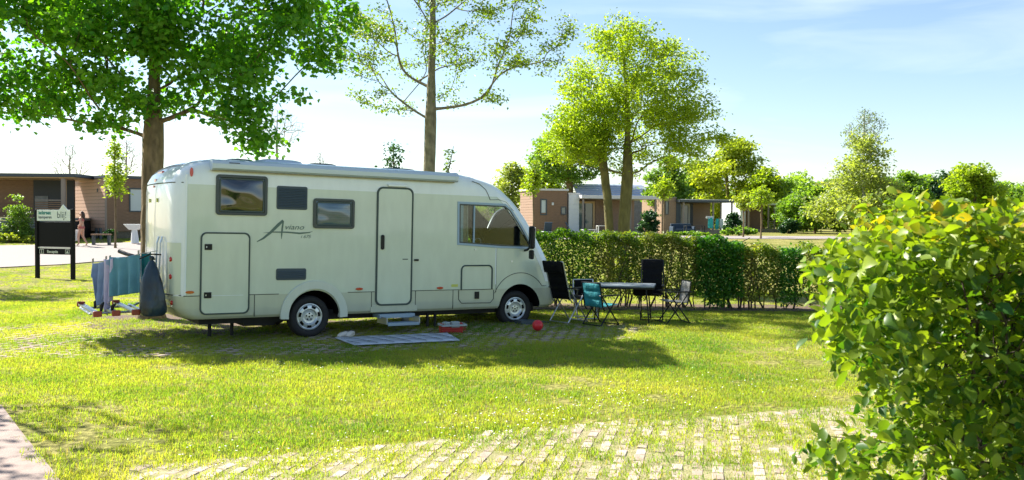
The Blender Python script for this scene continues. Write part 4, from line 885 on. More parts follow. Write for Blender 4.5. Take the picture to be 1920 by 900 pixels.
stp = MB().bx(1.22, 1.80, -.30, -.02, .185, .205).bx(1.22, 1.80, -.305, -.29, .165, .215).bx(1.18, 1.84, -.05, .25, .27, .34).build('entry_step', M['step'], van, bevel=.006)
for u in (1.20, 1.80): MB().bx(u, u+.02, -.28, .1, .19, .30).build('step_arm', M['steel'], stp)
for u in (2.2, 2.35): MB().bx(u, u+.04, .2, .24, .02, .3).build('support', M['under'], van)
VM = Matrix.Translation(van.location) @ Matrix.Rotation(YAW, 4, 'Z') @ Matrix.Rotation(NOSE, 4, 'Y')
def vanp(u, w, v): return VM @ Vector((u, w, v))

# ------------------------------------------------------------------ rear bicycle carrier with laundry
def local_thing(name, label, cat, u, w, group=None):
    p = vanp(u, w, 0); return thing(name, label, cat, (p.x, p.y, 0), YAW, group)
RX0 = -2.32
rk = local_thing('bicycle_carrier', 'folded down metal bicycle carrier with red ended wheel rails behind the motorhome', 'bicycle rack', RX0, 1.1)
MB().tube([(-.1, -.75, .50), (-.1, .75, .50)], .022, 8).tube([(-.85, -.55, .50), (-.85, .55, .50)], .018, 8).tube([(0, -.45, .55), (-.1, -.45, .50), (-.85, -.45, .50)], .018, 8).tube([(0, .45, .55), (-.1, .45, .50), (-.85, .45, .50)], .018, 8).build('carrier_frame', M['steel'], rk)
for x in (-.28, -.55, -.80):
    rl = MB().prism([(-.045, .515), (.045, .515), (.045, .545), (.03, .525), (-.03, .525), (-.045, .545)], -.85, .85, plane='XZ').build('wheel_rail', M['steel'], rk, loc=(x, 0, 0))
    for y in (-.87, .87): MB().box((0, y, .53), (.12, .05, .085)).build('rail_end', M['railred'], rl, bevel=.015)
for y in (-.5, .1): MB().tube([(-.7, y, .53), (-.69, y, .62), (-.66, y+.03, .66)], [.02, .03, .012], 8).tube([(-.55, y, .53), (-.54, y, .60), (-.50, y-.03, .64)], [.02, .03, .012], 8).build('wheel_strap', M['dark'], rk)
MB().tube([(-.06, -.42, .52), (-.06, -.42, 1.38)], .04, 8).build('upright', M['dark'], rk)
rk_inv = (Matrix.Translation(rk.location) @ Matrix.Rotation(YAW, 4, 'Z')).inverted()
MB().tube([rk_inv @ at(*q) for q in ((224, 471, 13.9), (236, 476, 13.8), (262, 482, 13.6), (290, 486, 13.5))], [.034, .03, .016, .014], 8).build('holding_arm', M['dark'], rk)
# washing line: a rope from the upright to a pole
p0 = vanp(RX0-.06, .68, 1.34); 
def cloth(name, label, cat, mat, pxs, top, bot, Y, folds=5, amp=.03, skew=0.0, group=None, sag=.02, botw=1.0, seed=0, drop=None, thick=.012):
    """hanging cloth: pinned along the line between two photo columns at distance Y (Y0,Y1)"""
    rg = np.random.default_rng(seed); a = at(pxs[0], top[0], Y[0]); b = at(pxs[1], top[1], Y[1]); c0 = at(pxs[0], bot[0], Y[0]).z; c1 = at(pxs[1], bot[1], Y[1]).z
    base = Vector(((a.x+b.x)/2, (a.y+b.y)/2, min(c0, c1))); nx, nz = 28, 24; V = []; F = []; d = (b-a); dn = Vector((d.x, d.y, 0)).normalized(); nrm = Vector((-dn.y, dn.x, 0)); ph = rg.uniform(0, 6)
    for j in range(nz+1):
        t = j/nz
        for i in range(nx+1):
            s = i/nx; p = a.lerp(b, s); zb = c0+(c1-c0)*s
            if drop: zb += drop(s)
            z = p.z-sag*math.sin(math.pi*s)*(1-t)+(zb-p.z)*t; cx = (s-.5)*(1+(botw-1)*t)+.5; q = a.lerp(b, cx)
            off = amp*(.25+t)*math.sin(s*folds*2*math.pi+ph+t*1.5)+.4*amp*math.sin(s*folds*5.1+ph*2)
            V.append(Vector((q.x, q.y, z))+nrm*off+dn*skew*t*abs(d.length)-base)
    for j in range(nz):
        for i in range(nx): k = j*(nx+1)+i; F.append((k, k+1, k+nx+2, k+nx+1))
    o = MB().add(V, F).build(name, mat, None, smooth=True, loc=base); sd = o.modifiers.new('thick', 'SOLIDIFY'); sd.thickness = thick; tag(o, label, cat, group=group); return o
LY0, LY1 = 13.9, 13.75
cloth('towel', 'petrol blue towel hanging from the line, widest piece of the laundry', 'towel', M['towelblue'], (206, 262), (482, 476), (556, 548), (13.5, 13.35), 3, .035, .05, 'laundry on the line behind the motorhome', seed=1)
cloth('cloth', 'crumpled light blue cloth draped at the left end of the line', 'cloth', M['cloudblue'], (172, 205), (494, 486), (552, 530), (13.65, 13.5), 3, .05, .0, 'laundry on the line behind the motorhome', botw=.75, seed=2, drop=lambda s: -.25*s*(1-s)*4+(.35 if s < .15 else 0))
cloth('cloth', 'lilac cloth hanging nearly to the carrier beside the light blue one', 'cloth', M['lilac'], (193, 213), (486, 484), (592, 560), (13.56, 13.48), 2, .035, .0, 'laundry on the line behind the motorhome', botw=.6, seed=3)
cloth('towel', 'narrow dark teal towel next to the dark bag', 'towel', M['tealtowel'], (266, 283), (475, 473), (520, 512), (13.5, 13.45), 2, .01, .0, 'laundry on the line behind the motorhome', seed=4)
cloth('cloth', 'thin white strip of cloth between the two towels', 'cloth', M['white_cloth'], (263, 266), (480, 480), (590, 585), (13.52, 13.52), 1, .005, .0, 'laundry on the line behind the motorhome', seed=5)
a, b, c = at(172, 492, 13.66), at(262, 476, 13.33), at(296, 470, 13.3)
ln = tag(MB().tube([a, a.lerp(b, .5)-Vector((0, 0, .02)), b, c], .006, 6).build('washing_line', M['steel'], None), 'grey drying rail carrying the laundry behind the motorhome', 'clothes line')
for s, lb in ((.02, 'clothes peg at the far left end of the drying rail'), (.3, 'clothes peg holding the lilac cloth'), (.38, 'clothes peg at the left corner of the petrol blue towel'), (.97, 'clothes peg at the right corner of the petrol blue towel')):
    p = a.lerp(b, s); tag(MB().box((0, 0, .02), (.012, .02, .07)).box((.012, 0, .035), (.01, .018, .05)).build('clothes_peg', M['curtain'], None, loc=p), 'small pale '+lb, 'peg', 'clothes pegs on the drying rail')
# bin bag
bp_ = at(285, 592, 13.2); mb = MB(); zt = at(285, 488, 13.2).z; zb = bp_.z; n_ = 26
prof = [(0, .0), (.75, .0), (1.0, .06), (1.02, .16), (.95, .35), (.78, .6), (.52, .82), (.25, .96), (.12, 1.0), (.2, 1.05), (.1, 1.08)]
vs = []
for r_, k in prof:
    for j in range(n_):
        q = 2*math.pi*j/n_; w_ = 1+.10*math.sin(3*q+k*5)+.07*math.sin(7*q-k*9)*(.4+k); vs.append((.19*r_*w_*math.cos(q), .14*r_*w_*math.sin(q), (zt-zb)*k))
mb.add(vs, [(i*n_+j, i*n_+(j+1) % n_, (i+1)*n_+(j+1) % n_, (i+1)*n_+j) for i in range(len(prof)-1) for j in range(n_)])
bg_ = mb.build('bin_bag', M['bag'], None, smooth=True, loc=(bp_.x, bp_.y, zb)); tag(bg_, 'full dark blue translucent bin bag hung at the rear corner of the motorhome', 'bag')
MB().tube([(-.18, 0, zt-zb+.02), (-.02, .0, zt-zb+.09), (.1, .1, zt-zb+.08)], .012, 6).build('drawstring', M['dark'], bg_)

# ------------------------------------------------------------------ things on the grass beside the motorhome
rp_ = [G0(628, 637), G0(838, 628), G0(862, 642), G0(664, 651)]; rp_ = [Vector((p.x, p.y, 0)) for p in rp_]
o0 = rp_[0]; ex = (rp_[1]-rp_[0]); ey = (rp_[3]-rp_[0]); cen = sum(rp_, Vector())/4
rg_ = thing('rug', 'pale blue grey outdoor rug with dark diamond lines before the entrance door', 'rug', cen)
corner = [p-cen for p in rp_]
def bil(s, t): return corner[0]*(1-s)*(1-t)+corner[1]*s*(1-t)+corner[2]*s*t+corner[3]*(1-s)*t
V = []; F = []
for j in range(11):
    for i in range(25): p = bil(i/24, j/10); V.append((p.x, p.y, .040+.004*math.sin(i*1.1)*math.cos(j*1.7)))
for j in range(10):
    for i in range(24): k = j*25+i; F.append((k, k+1, k+26, k+25))
w_ = MB().add(V, F).build('mat', M['rug'], rg_, smooth=True); w_.modifiers.new('t', 'SOLIDIFY').thickness = .012
mb = MB()
def rline(p, q):
    P = [bil(*(np.array(p)+(np.array(q)-np.array(p))*k/6)) for k in range(7)]
    for k in range(6):
        d = (P[k+1]-P[k]).normalized(); nn = Vector((-d.y, d.x, 0))*.014
        mb.add([(*(P[k]-nn).xy, .058), (*(P[k]+nn).xy, .058), (*(P[k+1]+nn).xy, .058), (*(P[k+1]-nn).xy, .058)], [(0, 1, 2, 3)])
for s in np.arange(-.1, 1.05, .155):
    a0, b0 = (s, .0), (s+.16, 1.0)
    if s < 0: a0 = (0, .62)
    if s+.16 > 1: b0 = (1, (1-s)/.16)
    rline(a0, b0)
rline((0, .33), (1, .33)); rline((0, .7), (1, .7))
mb.build('line_pattern', M['rugline'], rg_)
# clogs on the rug edge
def shoe(px, py, rz, label):
    p = G0(px, py); t = thing('shoe', label, 'shoe', (p.x, p.y, .03), rz, 'pair of pale shoes by the rear wheel')
    prof = [(-.14, .03, .02), (-.12, .042, .075), (-.05, .045, .08), (.0, .05, .075), (.06, .055, .07), (.11, .045, .05), (.145, .02, .025)]
    V = []; F = []; n_ = 12
    for (x, r_, h_) in prof:
        for j in range(n_): q = 2*math.pi*j/n_; V.append((x, r_*math.cos(q), h_*.5+h_*.5*math.sin(q)))
    F = [(i*n_+j, i*n_+(j+1) % n_, (i+1)*n_+(j+1) % n_, (i+1)*n_+j) for i in range(len(prof)-1) for j in range(n_)]+[tuple(range(n_)), tuple(range(len(V)-1, len(V)-n_-1, -1))]
    MB().add(V, F).build('upper', M['shoe'], t, smooth=True, sharp=80)
    MB().prism([(-.09+.05*math.cos(q), .034*math.sin(q)) for q in np.linspace(0, 2*math.pi, 14, endpoint=False)], .072, .084, plane='XY').build('opening', M['shoein'], t)
    MB().prism([(x, r_) for x, r_, _ in prof]+[(x, -r_) for x, r_, _ in prof[::-1]], -.005, .018, plane='XY').build('sole', M['shoe'], t, bevel=.004); return t
shoe(645, 634, rad(-120), 'left shoe of the pale pair standing next to the rear wheel'); shoe(656, 633, rad(-100), 'right shoe of the pale pair standing next to the rear wheel')
# crate
p = G0(848, 625); ct = thing('folding_crate', 'red folding crate with grey rim standing under the motorhome', 'crate', (p.x, p.y, .02), .35)
def tray(w, d, h_, t, fl=.02):
    o_ = [(-w/2, -d/2), (w/2, -d/2), (w/2, d/2), (-w/2, d/2)]; mb = MB()
    k = [(x*(1-fl), y*(1-fl), 0) for x, y in o_]+[(x, y, h_) for x, y in o_]+[(x*(1-t), y*(1-t*w/d), h_) for x, y in o_]+[(x*(1-t-fl), y*(1-t*w/d-fl), .02) for x, y in o_]
    f = [(3, 2, 1, 0), (12, 13, 14, 15)]
    for i in range(4): j = (i+1) % 4; f += [(i, j, 4+j, 4+i), (4+i, 4+j, 8+j, 8+i), (8+i, 8+j, 12+j, 12+i)]
    return mb.add(k, f)
tray(.40, .30, .12, .06, .06).build('tub', M['cratered'], ct, bevel=.006)
MB().ring(rrect(-.22, .22, -.17, .17, .03), rrect(-.19, .19, -.14, .14, .02), .115, .145).build('rim', M['crategrey'], ct, bevel=.005).rotation_euler = (math.pi/2, 0, 0)
ct.children[-1].location = (0, 0, 0)
ct.children[-1].rotation_euler = (-math.pi/2, 0, 0)
for z in (.045, .08): MB().ring(rrect(-.205, .205, -.155, .155, .02), rrect(-.197, .197, -.147, .147, .018), z, z+.008).build('rib', M['cratered'], ct).rotation_euler = (-math.pi/2, 0, 0)
for o in ct.children:
    if o.name.startswith('ri'): o.scale = (1, -1, 1) if False else (1, 1, 1); o.matrix_local = Matrix(((1, 0, 0, 0), (0, 0, 1, 0), (0, 1, 0, 0), (0, 0, 0, 1)))
MB().box((.05, .0, .13), (.14, .1, .1)).box((-.1, .02, .14), (.1, .12, .07), 0, Matrix.Rotation(.4, 3, 'Z')).build('contents', M['crategrey'], ct, bevel=.012)
# ball
p = G0(1008, 622); V = []; 
bl = MB().lathe([(.095*math.sin(q), -.095*math.cos(q)) for q in np.linspace(0.001, math.pi-.001, 24)], 36, (0, 0, .095)).build('ball', M['ball'], None, smooth=True, loc=(p.x, p.y, .015)); tag(bl, 'small glossy red ball on the grass in front of the front wheel', 'ball')
MB().lathe([(.001, .096), (.006, .0965), (.007, .094)], 12, (0, 0, .095)).build('valve', M['dark'], bl)
# levelling wedge
p = vanp(4.25, -.15, 0); wd = MB().prism([(-.35, 0), (.35, 0), (.0, .06), (-.35, .07)], -.12, .12).build('levelling_wedge', M['vent'], None, loc=(p.x, p.y, .01)); wd.rotation_euler = (0, 0, YAW); tag(wd, 'dark levelling wedge lying by the front wheel', 'wedge')

# ------------------------------------------------------------------ camping furniture
def frame_tube(pts, r, mat, name, parent): return MB().tube(pts, r, 8).build(name, mat, parent, smooth=True)
def pad(w, h_, t, mat, name, parent, M4, n=3, seed=0):
    """quilted sling panel: w across (y), h along z, bulged between n seams"""
    nx, nz = 10, 6*n; V = []; F = []
    for side in (1, -1):
        for j in range(nz+1):
            for i in range(nx+1):
                a, b = i/nx, j/nz; e = (1-(2*a-1)**6)*(abs(math.sin(math.pi*b*n))**.5); V.append(M4 @ Vector((side*t*(.25+.75*e)/2, (a-.5)*w, b*h_)))
    m_ = (nx+1)*(nz+1)
    for j in range(nz):
        for i in range(nx): k = j*(nx+1)+i; F += [(k, k+1, k+nx+2, k+nx+1), (m_+k, m_+k+nx+1, m_+k+nx+2, m_+k+1)]
    for j in range(nz): k = j*(nx+1); F += [(k, k+nx+1, m_+k+nx+1, m_+k), (k+nx, m_+k+nx, m_+k+2*nx+1, k+2*nx+1)]
    for i in range(nx): k = nz*(nx+1)+i; F += [(i, m_+i, m_+i+1, i+1), (k, k+1, m_+k+1, m_+k)]
    return MB().add(V, F).build(name, mat, parent, smooth=True, sharp=70)
def camp_chair(label, pos, rz, cloth_, tube_, w=.50, sh=.42, sd=.42, bh=.48, recl=14, arms=True, n=3, head=False, name='camping_chair', cat='chair', group='camping chairs around the table', footbar=True):
    """faces local +x"""
    t = thing(name, label, cat, (pos[0], pos[1], .012), rz, group); hw = w/2
    top = sh+bh; bx_ = -sd/2; tx = bx_-math.tan(rad(recl))*bh
    Mb = Matrix.Translation((bx_, 0, sh)) @ Matrix.Rotation(-rad(recl), 4, 'Y')
    pad(w-.04, bh/math.cos(rad(recl)), .045, cloth_, 'backrest', t, Mb, n)
    Ms = Matrix.Translation((bx_, 0, sh+.01)) @ Matrix.Rotation(rad(86), 4, 'Y')
    pad(w-.04, sd, .04, cloth_, 'seat', t, Ms, 2)
    if head: 
        Mh = Matrix.Translation((tx-.005, 0, top-.20)) @ Matrix.Rotation(-rad(recl), 4, 'Y'); pad(w-.02, .22, .13, cloth_, 'headrest', t, Mh, 1)
    for y in (-hw, hw):
        frame_tube([(bx_+.05, y, sh-.06), (bx_, y, sh), (tx, y, top)], .013, tube_, 'back_post', t)
        frame_tube([(-sd/2-.02, y, sh+.2 if arms else sh), (sd*.5, y, .012)], .013, tube_, 'leg', t)
        frame_tube([(sd/2-.02, y, sh+.2 if arms else sh), (-sd*.62, y, .012)], .013, tube_, 'leg', t)
        if arms: MB().prism(rrect(-sd/2-.08, sd/2+.04, sh+.20, sh+.225, .012), y-.025, y+.025).build('armrest', M['dark'], t, bevel=.006)
    frame_tube([(sd*.5, -hw, .014), (sd*.5, hw, .014)], .012, tube_, 'foot_bar', t); frame_tube([(-sd*.62, -hw, .014), (-sd*.62, hw, .014)], .012, tube_, 'foot_bar', t)
    frame_tube([(tx, -hw, top), (tx, hw, top)], .012, tube_, 'top_bar', t)
    return t
def gp(px, py): p = G0(px, py); return (p.x, p.y)
camp_chair('small teal fabric folding chair with dark frame at the left end of the table', gp(1128, 610), rad(38), M['tealcloth'], M['dark'], w=.48, sh=.34, sd=.40, bh=.44, recl=10, n=3)
camp_chair('tall black padded reclining chair with silver legs beside the nose of the motorhome', gp(1068, 604), rad(42), M['blackcloth'], M['alu'], w=.48, sh=.44, sd=.46, bh=.70, recl=16, n=5, head=True)
camp_chair('tall black padded reclining chair behind the table', gp(1222, 600), rad(-100), M['blackcloth'], M['dark'], w=.42, sh=.45, sd=.44, bh=.68, recl=14, n=4, head=True)
camp_chair('low grey fabric folding chair with dark frame at the right end of the table', gp(1262, 606), rad(190), M['greycloth'], M['dark'], w=.46, sh=.38, sd=.40, bh=.40, recl=8, n=3)
camp_chair('small folding chair with silver bar half hidden behind the teal one', gp(1098, 598), rad(-80), M['blackcloth'], M['alu'], w=.40, sh=.36, sd=.36, bh=.38, recl=8, n=2)
# table
p = G0(1168, 602); tb = thing('camping_table', 'folding camping table with blue grey top and thin dark legs between the chairs', 'table', (p.x, p.y, .012), rad(-12))
MB().prism(rrect(-.60, .60, -.38, .38, .06), .66, .695, plane='XY').build('tabletop', M['tabletop'], tb, bevel=.008)
ringo = MB(); ringo.bx(-.60, .60, -.385, -.36, .63, .665).bx(-.60, .60, .36, .385, .63, .665).bx(-.605, -.58, -.36, .36, .63, .665).bx(.58, .605, -.36, .36, .63, .665).build('apron', M['dark'], tb, bevel=.004)
for x in (-.5, .5):
    for y in (-1, 1):
        lgp = MB().tube([(x*.9, y*.30, .64), (x*1.02, y*.34, .0)], .014, 8).build('leg', M['dark'], tb, smooth=True)
    MB().tube([(x, -.32, .14), (x, .32, .14)], .01, 6).build('cross_bar', M['dark'], tb)
cr = MB().box((0, 0, 0), (.36, .22, .14)).build('storage_net', M['darkmatte'], tb, loc=(.38, 0, .56), bevel=.02)

# ------------------------------------------------------------------ hedges
def hedge(name, label, x0, x1, y0, depth, h0, h1, nleaf, lm, size, stems, leafy=1.0, seed=1, group='hedge along the back of the pitch', low=.12, thin=0.0, top_bias=.25, yslope=-.09, nst=None):
    rng = np.random.default_rng(seed); base = Vector(((x0+x1)/2, y0+depth/2, 0)); root = thing(name, label, 'hedge', base, 0, group)
    n = nleaf; x = rng.uniform(x0, x1, n); kk = rng.uniform(0, 1, n); y = y0+depth*rng.beta(.8, .8, n); H = h0+(h1-h0)*(x-x0)/(x1-x0)+.05*np.sin(x*5+seed)+.04*np.sin(x*13)
    z = H*(low+(1-low)*rng.uniform(0, 1, n)**.85); top = rng.uniform(0, 1, n) < top_bias; z[top] = H[top]-np.abs(rng.normal(0, .07, top.sum()))
    z += rng.normal(0, .03, n)
    hole = np.sin(x*9+z*3+seed)*np.sin(z*7+x*2+seed*2)+np.sin(x*23+seed)*.5
    keep = (hole > -1.2+thin*1.5) | (z > H*.85); low_gap = z < .28
    keep &= ~(low_gap & (np.sin(x*7+seed) > -.2))
    P = np.stack([x, y+yslope*(x-x0), z], 1)[keep]-np.array(base)
    STUFF(leaf_cloud('foliage', P, size, 'kite', lm, root, .3, .3, rng=rng))
    A, B, R0, R1 = [], [], [], []
    for i in range(nst or int((x1-x0)*9)):
        sx = rng.uniform(x0, x1); sy = y0+depth*rng.uniform(.15, .85)+yslope*(sx-x0); hh = h0+(h1-h0)*(sx-x0)/(x1-x0)-.12; p = np.array([sx, sy, 0]); r = rng.uniform(.008, .028)*stems
        for j in range(7):
            q = p+np.array([rng.normal(0, .05), rng.normal(0, .04), hh/7]); A.append(p); B.append(q); R0.append(r*(1-j*.11)); R1.append(r*(1-(j+1)*.11))
            if j > 0 and rng.uniform() < .8:
                e = q+np.array([rng.normal(0, .16), rng.normal(0, .12), rng.uniform(.08, .25)]); A.append(q); B.append(e); R0.append(r*.5); R1.append(r*.2)
            p = q
    A, B = np.array(A)-np.array(base), np.array(B)-np.array(base)
    STUFF(tubes('stems', A, B, np.array(R0), np.array(R1), 5, M['twig'], root)); return root
hedge('hedge', 'dense green hedge section beside the nose of the motorhome, bright along its top', -2.2, 1.75, 19.55, .9, 1.68, 1.62, 22000, LM['hedge'], .065, 1.0, seed=2)
hedge('hedge', 'brownish sparse hedge section with bare stems behind the teal chair', 1.75, 2.75, 19.4, .75, 1.58, 1.58, 8400, LM['beech'], .06, .9, seed=3, thin=.1)
hedge('hedge', 'yellow green open hedge section behind the table', 2.75, 4.05, 19.3, .75, 1.59, 1.55, 10000, LM['beech'], .06, 1.0, seed=4, thin=.1)
hedge('hedge', 'dark green leafy bush in the middle of the hedge right of the tall black chair', 4.0, 4.95, 19.05, .85, 1.54, 1.46, 10000, LM['darkhedge'], .07, 1.4, seed=5, low=.05, top_bias=.1)
hedge('hedge', 'golden brown hedge section right of the dark bush', 4.95, 5.75, 19.1, .75, 1.34, 1.32, 6500, LM['beech'], .06, 1.3, seed=6, thin=.1)
hedge('hedge', 'narrow dark green leafy hedge section nearer the right border', 5.75, 6.25, 19.0, .7, 1.34, 1.32, 3400, LM['darkhedge'], .065, 1.0, seed=7, low=.1, top_bias=.12)
hedge('hedge', 'last brown green hedge section running behind the near bush', 6.25, 10.5, 19.0, .75, 1.36, 1.36, 20000, LM['beech'], .062, 1.1, seed=8, thin=.1)
# soil strip under the hedge
sm = pmat('dry soil', (0.14, 0.09, 0.055), 0.95, var=.5, vscale=12, bump=1, bscale=30)
mb = MB(); xs = np.linspace(-2.6, 10.6, 60); rg2 = np.random.default_rng(4); e0 = 19.15-.09*(xs+2.2)*.35+rg2.normal(0, .06, 60); e1 = 20.35+rg2.normal(0, .06, 60)
mb.add([(x, a_, .014) for x, a_ in zip(xs, e0)]+[(x, a_, .014) for x, a_ in zip(xs, e1)], [(i, i+1, 61+i, 60+i) for i in range(59)]); tag(mb.build('soil_bed', sm), kind='structure')
mb = MB(); qs = np.linspace(0, 2*math.pi, 40, endpoint=False); rr_ = 1+.18*np.sin(qs*3)+.1*np.sin(qs*7+1)
mb.add([(-5.6+2.3*math.cos(q)*r_, 16.3+1.7*math.sin(q)*r_, .010) for q, r_ in zip(qs, rr_)]+[(-5.6, 16.3, .012)], [(i, (i+1) % 40, 40) for i in range(40)]); tag(mb.build('bare_soil', sm), kind='structure')

# near hedge on the right
rng = np.random.default_rng(77); FH = thing('near_hedge', 'large near hedge with big glossy green leaves filling the right border', 'hedge', (2.6, 4.3, 0))
fb = np.array([2.6, 4.3, 0]); n = 34000
def fore_pts(n, rng):
    x = rng.uniform(1.05, 4.4, n); y = 3.5+rng.uniform(0, 1.5, n)+.10*(x-1.2)
    H = 1.80+.13*np.clip((x-1.3)/.6, 0, 1)+.05*np.sin(x*7)+.03*np.sin(x*17+1)-.10*np.clip((1.55-x)/.3, 0, 1)*1.0
    z = rng.uniform(.25, 1, n)**.8*H; tp = rng.uniform(0, 1, n) < .16; z[tp] = H[tp]+rng.normal(-.02, .05, tp.sum())
    # ragged left face
    face = 1.39+.08*np.sin(z*6.5+.6)+.09*np.sin(z*13+y*3)+.05*np.sin(z*23+y*7)-.08*np.exp(-((z-1.62)/.14)**2)+.03*np.exp(-((z-1.15)/.15)**2)+(y-3.5)*.30
    keep = x > face+np.abs(rng.normal(0, .10, n))-.08
    blob = np.sin(x*5.1+z*2.2)*np.sin(z*6.3+y*2)+.6*np.sin(x*11+y*5+z*4)
    keep &= (blob > -.62) | (rng.uniform(0, 1, n) < .10)
    return np.stack([x, y, z], 1)[keep]
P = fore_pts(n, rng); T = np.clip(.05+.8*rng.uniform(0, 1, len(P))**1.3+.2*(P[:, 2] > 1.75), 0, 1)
far_ = P[:, 1]+np.abs(P[:, 0]-1.4)*.35; order = np.argsort(far_); inview = P[:, 0] < P[:, 1]*.60; order = [i for i in order if inview[i]]
near_idx = np.array(order[:300]); restm = np.ones(len(P), bool); restm[near_idx] = False
young = (P[:, 2] > 1.84) & (rng.uniform(0, 1, len(P)) < .22) & restm
tag(leaf_cloud('leaves', P[restm & ~young]-fb, .066*rng.uniform(.5, 1.35, (restm & ~young).sum()), 'oval', LM['fore'], FH, .25, .7, T[restm & ~young], rng), kind='stuff')
tag(leaf_cloud('young_leaves', P[young]-fb, .068, 'oval', LM['foretip'], FH, .2, .1, rng.uniform(0, 1, young.sum()), rng), kind='stuff')
# the 300 leaves that show largest, one by one
lms = []
for k in range(8):
    Tm, Fm = LEAFT['oval']; t_ = Tm.copy(); t_[:, 2] += .12*np.sin(t_[:, 1]*3+k); t_[:, 0] *= 1+.12*math.sin(k*2.1)
    o = np_mesh('leaf', t_, Fm, LM['fore'], None, tint=np.full(len(Fm), .15+.1*k), smooth=True); lms.append(o.data); bpy.data.objects.remove(o)
s_, d_, n_ = rot_frames(300, .3, .7, rng)
for i, pi in enumerate(near_idx):
    o = bpy.data.objects.new('leaf', lms[i % 8]); COL.objects.link(o); o.parent = FH; q = P[pi]-fb; sz = .070*rng.uniform(.6, 1.35)
    R_ = Matrix((s_[i], d_[i], n_[i])).transposed().to_4x4(); o.matrix_local = Matrix.Translation(q) @ R_ @ Matrix.Scale(sz, 4)
A, B, R0, R1 = [], [], [], []
for i in range(40):
    p = np.array([rng.uniform(2.1, 4.2), rng.uniform(3.9, 4.8), 0]); r = rng.uniform(.010, .020)
    for j in range(9):
        q = p+np.array([rng.normal(0, .05), rng.normal(0, .04), .185]); A.append(p); B.append(q); R0.append(r*(1-j*.08)); R1.append(r*(1-(j+1)*.08))
        for _ in range(2):
            if j > 0:
                e = q+np.array([rng.normal(0, .20), rng.normal(-.05, .16), rng.uniform(.05, .2)]); A.append(q); B.append(e); R0.append(r*.4); R1.append(r*.12)
        p = q
STUFF(tubes('stems', np.array(A)-fb, np.array(B)-fb, np.array(R0), np.array(R1), 6, M['twig'], FH))

# ------------------------------------------------------------------ cabins
def boards(parent, x0, x1, z0, z1, y, mat, hb=.18, t=.03, axis='x', openings=(), name='board'):
    """horizontal cladding boards on the plane y (axis x) or x (axis y), each its own part, cut around openings"""
    n_ = max(1, int(round((z1-z0)/hb))); hb = (z1-z0)/n_; cache = {}
    for i in range(n_):
        a, b = z0+i*hb, z0+(i+1)*hb-.018; zc = (a+b)/2; segs = [(x0, x1)]
        for (ox0, ox1, oz0, oz1) in openings:
            if oz0 < zc < oz1:
                ns = []
                for (s0, s1) in segs:
                    if ox1 <= s0 or ox0 >= s1: ns.append((s0, s1)); continue
                    if ox0 > s0: ns.append((s0, ox0))
                    if ox1 < s1: ns.append((ox1, s1))
                segs = ns
        for (s0, s1) in segs:
            key = (round(s1-s0, 3), round(b-a, 3))
            if key not in cache:
                mb = MB(); mb.box((0, 0, 0), (s1-s0, t, b-a) if axis == 'x' else (t, s1-s0, b-a)); o = mb.build(name, mat, parent); cache[key] = o.data
            else: o = bpy.data.objects.new(name, cache[key]); COL.objects.link(o); o.parent = parent
            o.location = ((s0+s1)/2, y-t/2, zc) if axis == 'x' else (y-t/2, (s0+s1)/2, zc)
def window(parent, x0, x1, z0, z1, y, panemat, frame='roofdark', axis='x', t=.07):
    f = MB().ring([(x0, z0), (x1, z0), (x1, z1), (x0, z1)], [(x0+t, z0+t), (x1-t, z0+t), (x1-t, z1-t), (x0+t, z1-t)], -.07, .03).build('window', M[frame], parent)
    MB().bx(x0+t, x1-t, -.02, -.01, z0+t, z1-t).build('pane', M[panemat], f)
    if axis == 'x': f.location = (0, y, 0)
    else: f.location = (y, 0, 0); f.rotation_euler = (0, 0, math.pi/2); 
    return f
def cabin_box(root, L_, Dp, H_, mat_front, mat_left, roof, z0=.35, fo=(), lo=(), hb=.2):
    MB().bx(0, L_, .0, Dp, z0, H_).build('wall', M['wood'], root)
    boards(root, 0, L_, z0, H_-.02, 0, M[mat_front], hb, openings=fo)
    boards(root, 0, Dp, z0, H_-.02, 0, M[mat_left], hb, axis='y', openings=lo)
    MB().bx(-.12, L_+.1, -.14, Dp+.1, H_, H_+.14).build('roof', M[roof], root, bevel=.01)
    MB().bx(.05, L_-.05, .05, Dp-.05, 0, z0).build('plinth', M['gabion'], root)

# --- left group
Yc = 49.0; p = gx(199, Yc); c2_ = thing('cabin', 'brown board clad cabin with one dark framed window behind the big tree trunk', 'cabin', p, rad(43))
H2 = at(199, 333, Yc).z-p.z
cabin_box(c2_, 7.0, 6.5, H2, 'wood', 'woodsunlit', 'roofpale', .42, fo=[(1.22, 2.1, 1.5, 2.85)])  # left face boards are paler and pinker: sunlight put into their colour
window(c2_, 1.22, 2.1, 1.5, 2.85, 0, 'palepane')
MB().bx(-.12, 7.1, -.16, -.14, H2-.02, H2+.14).bx(-.14, -.12, -.16, 4.5, H2-.02, H2+.14).build('roof_edge', M['roofdark'], c2_)
MB().bx(-.05, .03, -.05, .03, .2, H2).build('corner_post', M['post'], c2_)
for (x, y) in ((-.3, .1), (-.3, .8)): MB().bx(x, x+.12, y, y+.12, -.1, .6).build('leg', M['roofdark'], c2_)
MB().bx(-.06, -.02, 1.2, 1.3, 2.6, 2.8).build('wall_lamp', M['roofdark'], c2_)
